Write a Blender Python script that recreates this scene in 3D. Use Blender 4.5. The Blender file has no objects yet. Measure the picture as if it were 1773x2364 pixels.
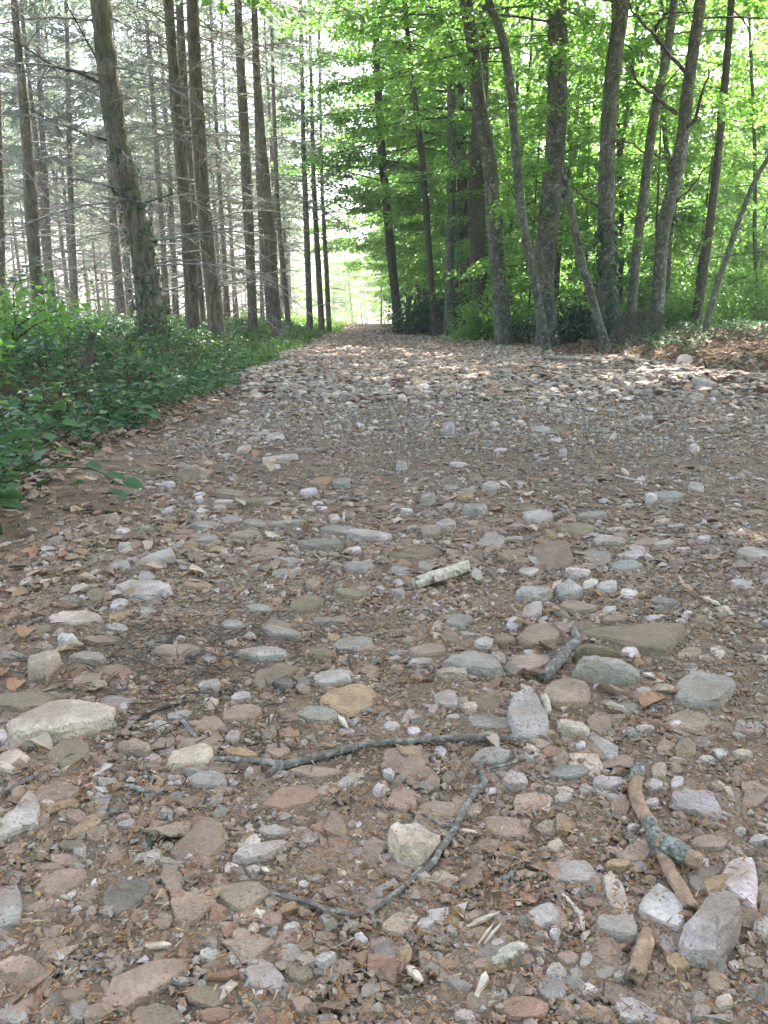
import bpy, bmesh, math, random
import numpy as np
from mathutils import Vector, Matrix

random.seed(5)
rng = np.random.default_rng(11)
scene = bpy.context.scene
COL = scene.collection
rad = math.radians

# ------------------------------------------------------------------ camera, light, exposure
EYE = 0.6
PITCH = rad(14.0)
F_SRC = 1777.6                      # focal length in pixels of the 1773 px wide photograph
cam_d = bpy.data.cameras.new('camera')
cam = bpy.data.objects.new('camera', cam_d)
COL.objects.link(cam)
cam.location = (0, 0, EYE)
cam.rotation_euler = (rad(90) - PITCH, 0, 0)
cam_d.sensor_fit = 'HORIZONTAL'
cam_d.sensor_width = 36.0
cam_d.lens = 36.0 * F_SRC / 1773.0
cam_d.clip_start = 0.02
cam_d.clip_end = 2000
scene.camera = cam

SUN_EL, SUN_AZ = 54.0, 24.0         # degrees; azimuth measured from +Y towards +X
world = bpy.data.worlds.new('World')
scene.world = world
world.use_nodes = True
wn = world.node_tree
wn.nodes.clear()
w_out = wn.nodes.new('ShaderNodeOutputWorld')
w_bg = wn.nodes.new('ShaderNodeBackground')
w_sky = wn.nodes.new('ShaderNodeTexSky')
w_sky.sky_type = 'NISHITA'
w_sky.sun_disc = False
w_sky.sun_elevation = rad(SUN_EL)
w_sky.sun_rotation = rad(SUN_AZ)
w_sky.air_density = 1.0
w_sky.dust_density = 4.0
w_sky.ozone_density = 0.4
w_bg.inputs['Strength'].default_value = 0.15
wn.links.new(w_sky.outputs[0], w_bg.inputs[0])
wn.links.new(w_bg.outputs[0], w_out.inputs[0])

sun_d = bpy.data.lights.new('sun', 'SUN')
sun_d.energy = 4.5
sun_d.angle = rad(0.5)
sun_d.color = (1.0, 0.95, 0.87)
sun = bpy.data.objects.new('sun', sun_d)
COL.objects.link(sun)
to_sun = Vector((math.sin(rad(SUN_AZ)) * math.cos(rad(SUN_EL)), math.cos(rad(SUN_AZ)) * math.cos(rad(SUN_EL)), math.sin(rad(SUN_EL))))
sun.rotation_euler = to_sun.to_track_quat('Z', 'Y').to_euler()
sun.location = to_sun * 60

vs = scene.view_settings
vs.view_transform = 'Standard'
vs.look = 'None'
vs.gamma = 1.0
vs.use_curve_mapping = False
vs.exposure = 2.8
scene.render.engine = 'CYCLES'
cy = scene.cycles
cy.max_bounces = 7
cy.diffuse_bounces = 4
cy.glossy_bounces = 2
cy.transmission_bounces = 4
cy.transparent_max_bounces = 4
cy.sample_clamp_indirect = 6.0
cy.use_denoising = True

# ------------------------------------------------------------------ where the ground lies
def smooth(a, b, x):
    t = np.clip((np.asarray(x, float) - a) / (b - a), 0, 1)
    return t * t * (3 - 2 * t)

def road_left(y):
    y = np.asarray(y, float)
    return -1.27 - 0.020 * y + 0.07 * np.sin(y * 1.3 + .4) + 0.05 * np.sin(y * 2.9) - 0.0004 * np.clip(y - 30, 0, None) ** 2

def road_right(y):
    y = np.asarray(y, float)
    return 3.35 - 0.022 * y - 1.35 * smooth(18, 29, y) + 0.10 * np.sin(y * 1.1 + 2) + 0.06 * np.sin(y * 3.1 + 1) - 0.0004 * np.clip(y - 30, 0, None) ** 2

def lump(x, y):
    return (0.5 * np.sin(1.7 * x + 0.6 * y + 1.1) + 0.5 * np.sin(-0.9 * x + 1.9 * y + 0.3) + 0.35 * np.sin(3.1 * x + 2.2 * y + 2.0)
            + 0.3 * np.sin(2.3 * x - 3.7 * y + .7) + 0.22 * np.sin(6.3 * x + 1.5 * y) + 0.2 * np.sin(-4.4 * x + 6.1 * y + 1.9))

def H(x, y):
    x = np.asarray(x, float); y = np.asarray(y, float)
    far = 0.17 * np.exp(-((y - 23) / 7.0) ** 2) + 0.30 * np.exp(-((y - 60) / 14.0) ** 2) - 0.015 * np.clip(y - 75, 0, 200)
    near = smooth(1.5, 6, y)
    z = far + 0.010 * lump(x * .8, y * .8) * (0.35 + 0.65 * near)
    sl = road_left(y) - x
    sr = x - road_right(y)
    z = z - 0.03 * np.exp(-((x - 0.0 + .02 * y) / .33) ** 2) * smooth(2, 4, y) - 0.03 * np.exp(-((x - 1.75 + .02 * y) / .4) ** 2) * smooth(2, 4, y)
    z = z + 0.30 * smooth(0.15, 2.4, sl) + 0.12 * smooth(2.5, 8, sl) + 0.05 * smooth(0.6, 3, sl) * lump(x * .5, y * .5)
    z = z + 0.34 * smooth(0.15, 2.6, sr) + 0.10 * smooth(2.5, 8, sr) + 0.05 * smooth(0.6, 3, sr) * lump(x * .5 + 2, y * .5)
    z = z + 0.13 * np.exp(-((sr + 0.15) / .38) ** 2) * smooth(4.5, 6.5, y) * (1 - smooth(9.5, 12.5, y))
    z = z + 0.05 * np.exp(-((sl + 0.15) / .35) ** 2) * smooth(7.5, 9, y) * (1 - smooth(13, 16, y))
    return z

def Hs(x, y):
    return float(H(x, y))

_cp, _sp = math.cos(PITCH), math.sin(PITCH)
def ray(px, py):                    # direction through a pixel of the photograph
    u = (px - 886.5) / F_SRC
    v = -(py - 1182.0) / F_SRC
    return np.array((u, _cp + v * _sp, -_sp + v * _cp))

def at_depth(px, py, Y):            # the point Y metres ahead seen through that pixel
    d = ray(px, py)
    return Vector(d * (Y / d[1])) + Vector((0, 0, EYE))

def on_ground(px, py, h=0.0):       # the ground point seen through that pixel
    d = ray(px, py)
    z = 0.0
    for _ in range(12):
        t = min(max((z + h - EYE) / min(d[2], -0.004), 0.1), 150)
        z = 0.5 * z + 0.5 * Hs(d[0] * t, d[1] * t)
    return Vector((d[0] * t, d[1] * t, Hs(d[0] * t, d[1] * t)))

# ------------------------------------------------------------------ linking and tagging
def link(o, parent=None):
    COL.objects.link(o)
    if parent is not None:
        o.parent = parent
    return o

def tag(o, label=None, cat=None, group=None, kind=None):
    if label: o['label'] = label
    if cat: o['category'] = cat
    if group: o['group'] = group
    if kind: o['kind'] = kind
    return o

def empty(name, loc, label=None, cat=None, group=None, rz=0):
    o = bpy.data.objects.new(name, None)
    o.empty_display_size = 0.1
    o.location = loc
    o.rotation_euler = (0, 0, rz)
    link(o)
    return tag(o, label, cat, group)

def part(name, me, parent, loc=(0, 0, 0), rot=(0, 0, 0), scale=(1, 1, 1), kind=None, label=None):
    o = bpy.data.objects.new(name, me)
    o.location = loc; o.rotation_euler = rot; o.scale = scale
    link(o, parent)
    return tag(o, label, None, None, kind)

def thing(name, me, label, cat, group=None, loc=(0, 0, 0), rz=0):
    o = bpy.data.objects.new(name, me)
    o.location = loc; o.rotation_euler = (0, 0, rz)
    link(o)
    return tag(o, label, cat, group)

def copy_tree(o, parent=None):
    c = o.copy()
    COL.objects.link(c)
    if parent is not None:
        c.parent = parent
    for ch in list(o.children):
        copy_tree(ch, c)
    return c

# ------------------------------------------------------------------ mesh building with numpy
class MB:
    def __init__(self):
        self.V, self.F, self.M, self.C, self.A, self.n = [], [], [], [], [], 0
    def add(self, V, F, mat=0, col=None, v=None):
        V = np.asarray(V, np.float32).reshape(-1, 3); F = np.asarray(F, np.int32).reshape(-1, 3)
        self.V.append(V); self.F.append(F + self.n)
        self.M.append(np.full(len(F), mat, np.int32))
        c = np.ones((len(F), 4), np.float32)
        if col is not None: c[:, :3] = col
        self.C.append(c)
        a = np.full(len(F), 0.5, np.float32)
        if v is not None: a[:] = v
        self.A.append(a)
        self.n += len(V)
        return self
    def mesh(self, name, mats, smooth_shade=False):
        V = np.concatenate(self.V); F = np.concatenate(self.F)
        me = bpy.data.meshes.new(name)
        me.vertices.add(len(V)); me.vertices.foreach_set('co', V.ravel())
        me.loops.add(F.size); me.loops.foreach_set('vertex_index', F.ravel())
        me.polygons.add(len(F)); me.polygons.foreach_set('loop_start', np.arange(len(F), dtype=np.int32) * 3)
        me.polygons.foreach_set('material_index', np.concatenate(self.M))
        a = me.attributes.new('tone', 'FLOAT_COLOR', 'FACE'); a.data.foreach_set('color', np.concatenate(self.C).ravel())
        a = me.attributes.new('vary', 'FLOAT', 'FACE'); a.data.foreach_set('value', np.concatenate(self.A))
        for m in mats: me.materials.append(m)
        me.update(calc_edges=True)
        if smooth_shade: me.shade_smooth()
        else: me.shade_flat()
        return me

def tube(P, R, sides=6, rough=0.0, cap=True):
    P = np.asarray([tuple(p) for p in P], float); R = np.asarray(R, float); n = len(P)
    T = np.gradient(P, axis=0); T /= np.linalg.norm(T, axis=1)[:, None] + 1e-9
    ref = np.array((0.0, 0, 1)) if abs(T[0][2]) < .9 else np.array((1.0, 0, 0))
    rings = []
    ang = np.arange(sides) * 2 * math.pi / sides
    u = np.cross(T[0], ref); u /= np.linalg.norm(u)
    for i in range(n):
        u = u - T[i] * u.dot(T[i]); u /= np.linalg.norm(u) + 1e-9
        w = np.cross(T[i], u)
        r = R[i] * (1 + rough * rng.uniform(-1, 1, sides))
        rings.append(P[i] + np.cos(ang)[:, None] * u * r[:, None] + np.sin(ang)[:, None] * w * r[:, None])
    V = np.concatenate(rings)
    F = []
    for i in range(n - 1):
        a = i * sides
        for k in range(sides):
            k2 = (k + 1) % sides
            F += [(a + k, a + k2, a + sides + k2), (a + k, a + sides + k2, a + sides + k)]
    if cap:
        V = np.concatenate([V, P[:1], P[-1:]])
        c0, c1 = n * sides, n * sides + 1
        for k in range(sides):
            k2 = (k + 1) % sides
            F += [(c0, k2, k), (c1, (n - 1) * sides + k, (n - 1) * sides + k2)]
    return V, np.array(F)

def spline(P, n):                   # a smooth path through the given points
    P = np.asarray([tuple(p) for p in P], float)
    if len(P) == 2:
        return P[0] + (P[1] - P[0]) * np.linspace(0, 1, n)[:, None]
    Q = np.concatenate([2 * P[:1] - P[1:2], P, 2 * P[-1:] - P[-2:-1]])
    out = []
    for t in np.linspace(0, len(P) - 1 - 1e-6, n):
        i = int(t); f = t - i
        a, b, c, d = Q[i], Q[i + 1], Q[i + 2], Q[i + 3]
        out.append(.5 * (2 * b + (c - a) * f + (2 * a - 5 * b + 4 * c - d) * f * f + (3 * b - a - 3 * c + d) * f ** 3))
    return np.array(out)

def unit(a):
    return a / (np.linalg.norm(a, axis=-1, keepdims=True) + 1e-9)

def leaf_arrays(pos, d, nrm, ln, wd, fold=0.12):   # many folded diamond leaves at once
    pos = np.asarray(pos); d = unit(np.asarray(d)); nrm = np.asarray(nrm)
    s = unit(np.cross(nrm, d)); up = np.cross(d, s)
    ln = np.asarray(ln)[:, None]; wd = np.asarray(wd)[:, None]
    N = len(pos)
    V = np.stack([pos, pos + d * ln * .45 + s * wd * .5 + up * wd * fold, pos + d * ln - up * ln * .10, pos + d * ln * .45 - s * wd * .5 + up * wd * fold], 1)
    b = np.arange(N)[:, None] * 4
    F = np.stack([b + [0, 2, 1], b + [0, 3, 2]], 1)
    return V.reshape(-1, 3), F.reshape(-1, 3)

def big_leaf_arrays(pos, d, nrm, ln, wd, fold=0.10, serr=0.0):   # rounder leaf: 8 triangles
    pos = np.asarray(pos); d = unit(np.asarray(d)); nrm = np.asarray(nrm)
    s = unit(np.cross(nrm, d)); up = np.cross(d, s)
    ln = np.asarray(ln)[:, None]; wd = np.asarray(wd)[:, None]
    N = len(pos)
    prof = [(0.0, 0.0), (0.18, 0.36), (0.45, 0.5), (0.75, 0.33), (1.0, 0.0)]
    V = [pos]
    for t, w in prof[1:4]:
        c = pos + d * ln * t - up * ln * .16 * t * t
        V += [c + s * wd * w + up * wd * fold * w * 2, c, c - s * wd * w + up * wd * fold * w * 2]
    V.append(pos + d * ln - up * ln * .16)
    V = np.stack(V, 1)
    b = np.arange(N)[:, None] * 11
    tri = [(0, 2, 1), (0, 3, 2), (1, 2, 5), (1, 5, 4), (2, 3, 6), (2, 6, 5), (4, 5, 8), (4, 8, 7), (5, 6, 9), (5, 9, 8), (7, 8, 10), (8, 9, 10)]
    F = np.stack([b + list(t) for t in tri], 1)
    return V.reshape(-1, 3), F.reshape(-1, 3)

# ------------------------------------------------------------------ materials
class Mat:
    def __init__(self, name):
        self.m = bpy.data.materials.new(name)
        self.m.use_nodes = True
        self.t = self.m.node_tree
        self.t.nodes.clear()
        self.out = self.t.nodes.new('ShaderNodeOutputMaterial')
    def n(self, kind, **kw):
        nd = self.t.nodes.new('ShaderNode' + kind)
        for k, v in kw.items(): setattr(nd, k, v)
        return nd
    def put(self, node, key, val):
        sock = node.inputs[key]
        if hasattr(val, 'is_output'): self.t.links.new(val, sock)
        elif isinstance(val, tuple) and len(val) == 3 and sock.type == 'RGBA': sock.default_value = (*val, 1)
        else: sock.default_value = val
    def coord(self, which='Object'):
        return self.n('TexCoord').outputs[which]
    def scaled(self, vec, s):
        nd = self.n('Mapping'); self.put(nd, 'Vector', vec); nd.inputs['Scale'].default_value = s
        return nd.outputs[0]
    def noise(self, vec, scale, detail=4, rough=.6):
        nd = self.n('TexNoise'); self.put(nd, 'Vector', vec); self.put(nd, 'Scale', scale); self.put(nd, 'Detail', detail); self.put(nd, 'Roughness', rough)
        return nd.outputs['Fac']
    def voro(self, vec, scale, feature='F1', out='Distance', randomness=1.0):
        nd = self.n('TexVoronoi', feature=feature); self.put(nd, 'Vector', vec); self.put(nd, 'Scale', scale); self.put(nd, 'Randomness', randomness)
        return nd.outputs[out]
    def ramp(self, fac, stops, interp='LINEAR'):
        nd = self.n('ValToRGB'); cr = nd.color_ramp; cr.interpolation = interp
        while len(cr.elements) < len(stops): cr.elements.new(.5)
        for e, (p, c) in zip(cr.elements, stops):
            e.position = p; e.color = (*c, 1) if isinstance(c, tuple) else (c, c, c, 1)
        self.put(nd, 'Fac', fac)
        return nd.outputs[0]
    def mix(self, fac, a, b, blend='MIX'):
        nd = self.n('Mix', data_type='RGBA', blend_type=blend)
        for idx, val in ((0, fac), (6, a), (7, b)):
            if hasattr(val, 'is_output'): self.t.links.new(val, nd.inputs[idx])
            elif isinstance(val, tuple): nd.inputs[idx].default_value = (*val, 1)
            else: nd.inputs[idx].default_value = val
        return nd.outputs[2]
    def math(self, op, a, b=0.0):
        nd = self.n('Math', operation=op); self.put(nd, 0, a); self.put(nd, 1, b)
        return nd.outputs[0]
    def bump(self, h, strength, dist, normal=None):
        nd = self.n('Bump'); self.put(nd, 'Height', h); self.put(nd, 'Strength', strength); self.put(nd, 'Distance', dist)
        if normal is not None: self.put(nd, 'Normal', normal)
        return nd.outputs[0]
    def principled(self, col, rough=.85, normal=None, spec=.3):
        nd = self.n('BsdfPrincipled'); self.put(nd, 'Base Color', col); self.put(nd, 'Roughness', rough); self.put(nd, 'Specular IOR Level', spec)
        if normal is not None: self.put(nd, 'Normal', normal)
        return nd.outputs[0]
    def done(self, shader):
        self.t.links.new(shader, self.out.inputs[0])
        return self.m

def stone_mat(name, source):
    m = Mat(name)
    if source == 'object':
        oi = m.n('ObjectInfo'); base = oi.outputs['Color']; rnd = oi.outputs['Random']
        vec = m.coord('Object')
        off = m.n('VectorMath', operation='ADD'); m.put(off, 0, vec)
        mul = m.math('MULTIPLY', rnd, 37.0)
        cmb = m.n('CombineXYZ'); m.put(cmb, 0, mul); m.put(cmb, 1, mul)
        m.t.links.new(cmb.outputs[0], off.inputs[1]); vec = off.outputs[0]
    else:
        at = m.n('Attribute', attribute_name='tone'); base = at.outputs['Color']; vec = m.coord('Object')
    n1 = m.noise(vec, 28, 5, .65)
    n2 = m.noise(vec, 210, 3, .7)
    c = m.mix(1.0, base, m.ramp(n1, [(.3, .70), (.5, .98), (.7, 1.22)]), 'MULTIPLY')
    c = m.mix(1.0, c, m.ramp(n2, [(.3, .72), (.52, 1.0), (.75, 1.25)]), 'MULTIPLY')
    sp = m.voro(vec, 190)
    keep = m.ramp(m.noise(vec, 55, 2), [(.48, 0.0), (.6, 1.0)])
    dark = m.math('MULTIPLY', m.ramp(sp, [(.20, 1.0), (.30, 0.0)]), keep)
    c = m.mix(m.math('MULTIPLY', dark, .8), c, (0.05, 0.05, 0.045))
    dust = m.ramp(m.noise(vec, 11, 4, .7), [(.43, 0.0), (.62, 1.0)])
    c = m.mix(m.math('MULTIPLY', dust, .62), c, (0.235, 0.165, 0.122))
    h = m.math('ADD', m.math('MULTIPLY', n1, 1.0), m.math('MULTIPLY', n2, .35))
    nrm = m.bump(h, .7, .014)
    return m.done(m.principled(c, .88, nrm, .25))

M_STONE = stone_mat('stone_rock', 'object')
M_GRAVEL = stone_mat('gravel_rock', 'attribute')

def soil_mat(name, dry, dark, pebble_scale):
    m = Mat(name)
    vec = m.coord('Object')
    big = m.noise(vec, 1.1, 5, .6); mid = m.noise(vec, 9, 5, .7); fine = m.noise(vec, 160, 4, .75)
    c = m.mix(m.ramp(mid, [(.35, 0.0), (.65, 1.0)]), dark, dry)
    c = m.mix(1.0, c, m.ramp(big, [(.3, .75), (.7, 1.2)]), 'MULTIPLY')
    vd = m.voro(vec, pebble_scale); vc = m.voro(vec, pebble_scale, out='Color')
    tone = m.ramp(vc, [(.0, (.17, .11, .075)), (.3, (.25, .17, .12)), (.55, (.30, .25, .20)), (.8, (.20, .17, .14)), (1.0, (.38, .33, .28))])
    peb = m.ramp(vd, [(.30, 1.0), (.5, 0.0)])
    c = m.mix(m.math('MULTIPLY', peb, .75), c, tone)
    c = m.mix(1.0, c, m.ramp(fine, [(.3, .65), (.5, 1.0), (.72, 1.35)]), 'MULTIPLY')
    h = m.math('ADD', m.math('MULTIPLY', peb, .6), m.math('ADD', m.math('MULTIPLY', fine, .4), m.math('MULTIPLY', mid, .6)))
    return m.done(m.principled(c, .95, m.bump(h, .8, .008), .15))

M_ROAD = soil_mat('road_soil', (.25, .172, .125), (.115, .078, .058), 150)

def floor_mat():
    m = Mat('forest_floor')
    vec = m.coord('Object')
    a = m.noise(vec, .8, 5, .6); b = m.noise(vec, 14, 5, .75); f = m.noise(vec, 70, 4, .8)
    c = m.ramp(b, [(.3, (.05, .033, .02)), (.5, (.12, .075, .045)), (.7, (.21, .145, .09))])
    c = m.mix(m.ramp(a, [(.5, 0.0), (.62, .7)]), c, (.05, .075, .025))
    c = m.mix(1.0, c, m.ramp(f, [(.3, .6), (.7, 1.4)]), 'MULTIPLY')
    return m.done(m.principled(c, .95, m.bump(f, .9, .02), .1))
M_FLOOR = floor_mat()

def bark_mat(name, dark, light, lichen, lich_amt, vstretch=.25, scale=14, moss=.5, lscale=22, cells=1.0):
    m = Mat(name)
    vec = m.coord('Object')
    v2 = m.scaled(vec, (1, 1, vstretch))
    a = m.noise(v2, scale, 6, .7); b = m.voro(v2, scale * 1.6); g = m.noise(vec, 60, 4, .7)
    c = m.mix(m.ramp(a, [(.3, 0.0), (.7, 1.0)]), dark, light)
    c = m.mix(cells, c, m.ramp(b, [(.0, 1.15), (.5, .85), (.8, .5)]), 'MULTIPLY')
    l = m.ramp(m.noise(vec, lscale, 5, .75), [(.58 - .1 * lich_amt, 0.0), (.63 - .1 * lich_amt, 1.0)])
    c = m.mix(m.math('MULTIPLY', l, min(1, .4 + lich_amt)), c, lichen)
    c = m.mix(m.math('MULTIPLY', m.ramp(m.noise(vec, 2.2, 4), [(.45, 0.0), (.65, 1.0)]), moss), c, (.06, .075, .03))
    c = m.mix(1.0, c, m.ramp(g, [(.3, .75), (.7, 1.25)]), 'MULTIPLY')
    h = m.math('ADD', m.math('MULTIPLY', a, 1.0), m.math('MULTIPLY', b, -.6))
    return m.done(m.principled(c, .9, m.bump(h, .8, .03), .2))

M_PINE = bark_mat('spruce_bark', (.105, .085, .062), (.235, .19, .145), (.30, .28, .24), .15)
M_BEECH = bark_mat('grey_bark', (.082, .080, .066), (.185, .178, .148), (.40, .40, .35), .22, .5, 9, .45, 15)
M_DARKBARK = bark_mat('dark_bark', (.05, .04, .03), (.12, .095, .07), (.25, .25, .2), .15, .3, 12)
M_TWIG = bark_mat('dead_twig', (.22, .20, .175), (.44, .41, .37), (.5, .5, .46), .3, .3, 20, .1)
M_STICK = bark_mat('lichen_stick', (.205, .172, .158), (.31, .268, .245), (.36, .335, .315), .45, 1, 60, .1, 60, .35)
M_BARKLESS = bark_mat('peeled_wood', (.38, .225, .145), (.55, .37, .27), (.58, .44, .34), .1, 1, 40, .05, 30, .35)
M_PALEWOOD = bark_mat('pale_wood', (.62, .48, .38), (.80, .66, .56), (.72, .62, .55), .05, 1, 50, 0, 40, .3)
M_GREYWOOD = bark_mat('grey_wood', (.54, .44, .35), (.76, .66, .56), (.60, .56, .46), .3, 1, 40, .08, 40, .3)
M_LICHEN = bark_mat('lichen_crust', (.28, .26, .235), (.48, .46, .425), (.62, .60, .56), .4, 1, 110, .1, 70)

def leaf_mat(name, dark, light, trans, mixf=.45, rough=.45, spec=.35):
    m = Mat(name)
    at = m.n('Attribute', attribute_name='vary'); v = at.outputs['Fac']
    c = m.mix(v, dark, light)
    t = m.mix(1.0, m.mix(v, (.6, .75, .5), (1.25, 1.15, 1.1)), trans, 'MULTIPLY')
    pr = m.principled(c, rough, None, spec)
    tr = m.n('BsdfTranslucent'); m.put(tr, 'Color', t)
    mx = m.n('MixShader'); mx.inputs[0].default_value = mixf
    m.t.links.new(pr, mx.inputs[1]); m.t.links.new(tr.outputs[0], mx.inputs[2])
    return m.done(mx.outputs[0])

M_LEAF = leaf_mat('beech_leaf', (.05, .13, .032), (.105, .215, .05), (.30, .55, .11), .52, .36, .5)
M_UNDER = leaf_mat('bramble_leaf', (.032, .090, .050), (.105, .17, .06), (.12, .25, .085), .32, .4, .45)
M_HOLLY = leaf_mat('holly_leaf', (.028, .062, .036), (.06, .11, .055), (.06, .13, .04), .2, .25, .6)
M_IVY = leaf_mat('ivy_leaf', (.015, .045, .015), (.04, .09, .03), (.06, .14, .03), .25, .35, .4)
M_GRASS = leaf_mat('grass_blade', (.06, .13, .025), (.13, .22, .05), (.25, .42, .08), .4)
M_NEEDLE = leaf_mat('spruce_needles', (.085, .118, .098), (.20, .24, .205), (.30, .37, .30), .45, .5, .3)

def dry_mat(name, use_tone=True):
    m = Mat(name)
    at = m.n('Attribute', attribute_name='tone')
    vec = m.coord('Object')
    g = m.noise(vec, 90, 4, .7)
    c = m.mix(1.0, at.outputs['Color'], m.ramp(g, [(.3, .7), (.7, 1.3)]), 'MULTIPLY')
    pr = m.principled(c, .7, None, .25)
    tr = m.n('BsdfTranslucent'); m.put(tr, 'Color', c)
    mx = m.n('MixShader'); mx.inputs[0].default_value = .2
    m.t.links.new(pr, mx.inputs[1]); m.t.links.new(tr.outputs[0], mx.inputs[2])
    return m.done(mx.outputs[0])
M_DRY = dry_mat('dry_leaf')

# ------------------------------------------------------------------ ground and road
def graded(a, b, n, p):             # n values from a to b, dense near a
    return a + (b - a) * np.linspace(0, 1, n) ** p

def grid_mesh(name, X, Y, Z, mats):
    ny, nx = X.shape
    V = np.stack([X, Y, Z], -1).reshape(-1, 3)
    i = np.arange(ny - 1)[:, None] * nx + np.arange(nx - 1)[None, :]
    i = i.ravel()
    F = np.concatenate([np.stack([i, i + 1, i + nx + 1], 1), np.stack([i, i + nx + 1, i + nx], 1)])
    mb = MB(); mb.add(V, F)
    return mb.mesh(name, mats, True)

ys = np.concatenate([graded(-0.5, -40, 25, 2)[::-1][:-1], graded(-0.5, 260, 215, 2.3)])
xs = np.concatenate([-graded(0, 160, 105, 2.4)[::-1][:-1], graded(0, 160, 105, 2.4)])
X, Y = np.meshgrid(xs, ys)
inroad = smooth(0.0, .12, X - road_left(Y)) * smooth(0.0, .12, road_right(Y) - X)
Z = H(X, Y) - 0.05 * inroad
ground = thing('ground', grid_mesh('ground', X, Y, Z, [M_FLOOR]), 'leaf strewn forest floor on both sides of the track', None)
tag(ground, kind='structure')

ys = np.concatenate([[-6, -3, -1.5, -.8], graded(-0.4, 110, 420, 2.4)])
ts = np.linspace(0, 1, 110)
Yr = np.repeat(ys[:, None], len(ts), 1)
L, R = road_left(Yr) - .04, road_right(Yr) + .04
Xr = L + (R - L) * ts[None, :]
fray = np.minimum(ts, 1 - ts)[None, :]
Zr = H(Xr, Yr) - 0.045 * (1 - smooth(0, .035, fray))
Zr = Zr + (rng.normal(0, 1, Zr.shape) * .0022) * smooth(0, .03, fray) * (1 - smooth(1.2, 2.6, Yr))
road = thing('road', grid_mesh('road', Xr, Yr, Zr, [M_ROAD]), 'stony forest track of brown gravel and half buried slabs', None)
tag(road, kind='structure')

# ------------------------------------------------------------------ stones
TONE = {'w': (.49, .455, .435), 'c': (.47, .405, .325), 'g': (.275, .265, .235), 'G': (.165, .155, .135), 't': (.275, .215, .165),
        'p': (.31, .228, .178), 'o': (.33, .235, .14), 'm': (.20, .17, .115), 'l': (.37, .335, .315), 'r': (.28, .175, .12), 's': (.385, .36, .325)}
TONE = {k: (c[0] * 1.09, c[1] * .965, c[2] * .985) for k, c in TONE.items()}
REG = {'C': (0, 700), 'D': (887, 700), 'E': (0, 1250), 'F': (887, 1250), 'G': (0, 1764), 'H': (887, 1764)}
ZS = 887 / 1659.0
def src(reg, pts):
    ox, oy = REG[reg]
    return [(ox + x * ZS, oy + y * ZS) for x, y in pts]

def jit(tone, a=.10):
    c = np.array(TONE[tone]) * (1 + rng.normal(0, a)) * (1 + rng.normal(0, a * .18, 3))
    return tuple(np.clip(c, .03, .75))

PLACED = []                          # (x, y, radius) of the stones set by hand
def stone_mesh(outline, t, seed, mat=None, tilt=.10, top=.93):
    """outline: local x, y of the stone as seen from above; t: height above the soil."""
    r = np.random.default_rng(seed)
    P = np.asarray(outline, float)
    area = .5 * np.sum(P[:, 0] * np.roll(P[:, 1], -1) - np.roll(P[:, 0], -1) * P[:, 1])
    if area < 0: P = P[::-1]
    k = max(1, round(18 / len(P)))
    Q = []
    for i in range(len(P)):
        a, b = P[i], P[(i + 1) % len(P)]
        for j in range(k):
            f = j / k
            q = a + (b - a) * f
            if j: q = q * (1 + r.uniform(-.045, .055))
            else: q = q * (1 - r.uniform(.0, .05))
            Q.append(q)
    Q = np.array(Q); n = len(Q)
    w = math.sqrt(max(abs(area), 1e-6))
    tx, ty = r.uniform(-tilt, tilt, 2)
    rings = []
    ox, oy = r.uniform(-.5, .5, 2) * (.93 - top) * w
    for s, z, jz, jr in ((1.10, -.5 * t - .012, 0, .0), (1.05, .18 * t, .10, .02), (1.0, .68 * t, .12, .03), (top, .99 * t, .08, .05), (top * .55, 1.03 * t, .06, .10)):
        q = Q * (s * (1 + r.uniform(-jr, jr, n)))[:, None]
        if z > .9 * t: q = q + (ox, oy)
        zz = z + t * jz * r.uniform(-1, 1, n) * (1 if top > .9 else 1.5)
        if z > 0: zz = zz + (q[:, 0] * tx + q[:, 1] * ty) * min(1, z / t)
        rings.append(np.column_stack([q, zz]))
    V = np.concatenate(rings + [np.array([[r.uniform(-.1, .1) * w, r.uniform(-.1, .1) * w, 1.06 * t]])])
    F = []
    for i in range(len(rings) - 1):
        a = i * n
        for j in range(n):
            j2 = (j + 1) % n
            if r.random() < .5: F += [(a + j, a + j2, a + n + j2), (a + j, a + n + j2, a + n + j)]
            else: F += [(a + j, a + j2, a + n + j), (a + j2, a + n + j2, a + n + j)]
    a = (len(rings) - 1) * n; c = len(V) - 1
    for j in range(n): F.append((a + j, a + (j + 1) % n, c))
    mb = MB(); mb.add(V, F)
    return mb.mesh('stone', [mat or M_STONE])

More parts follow.
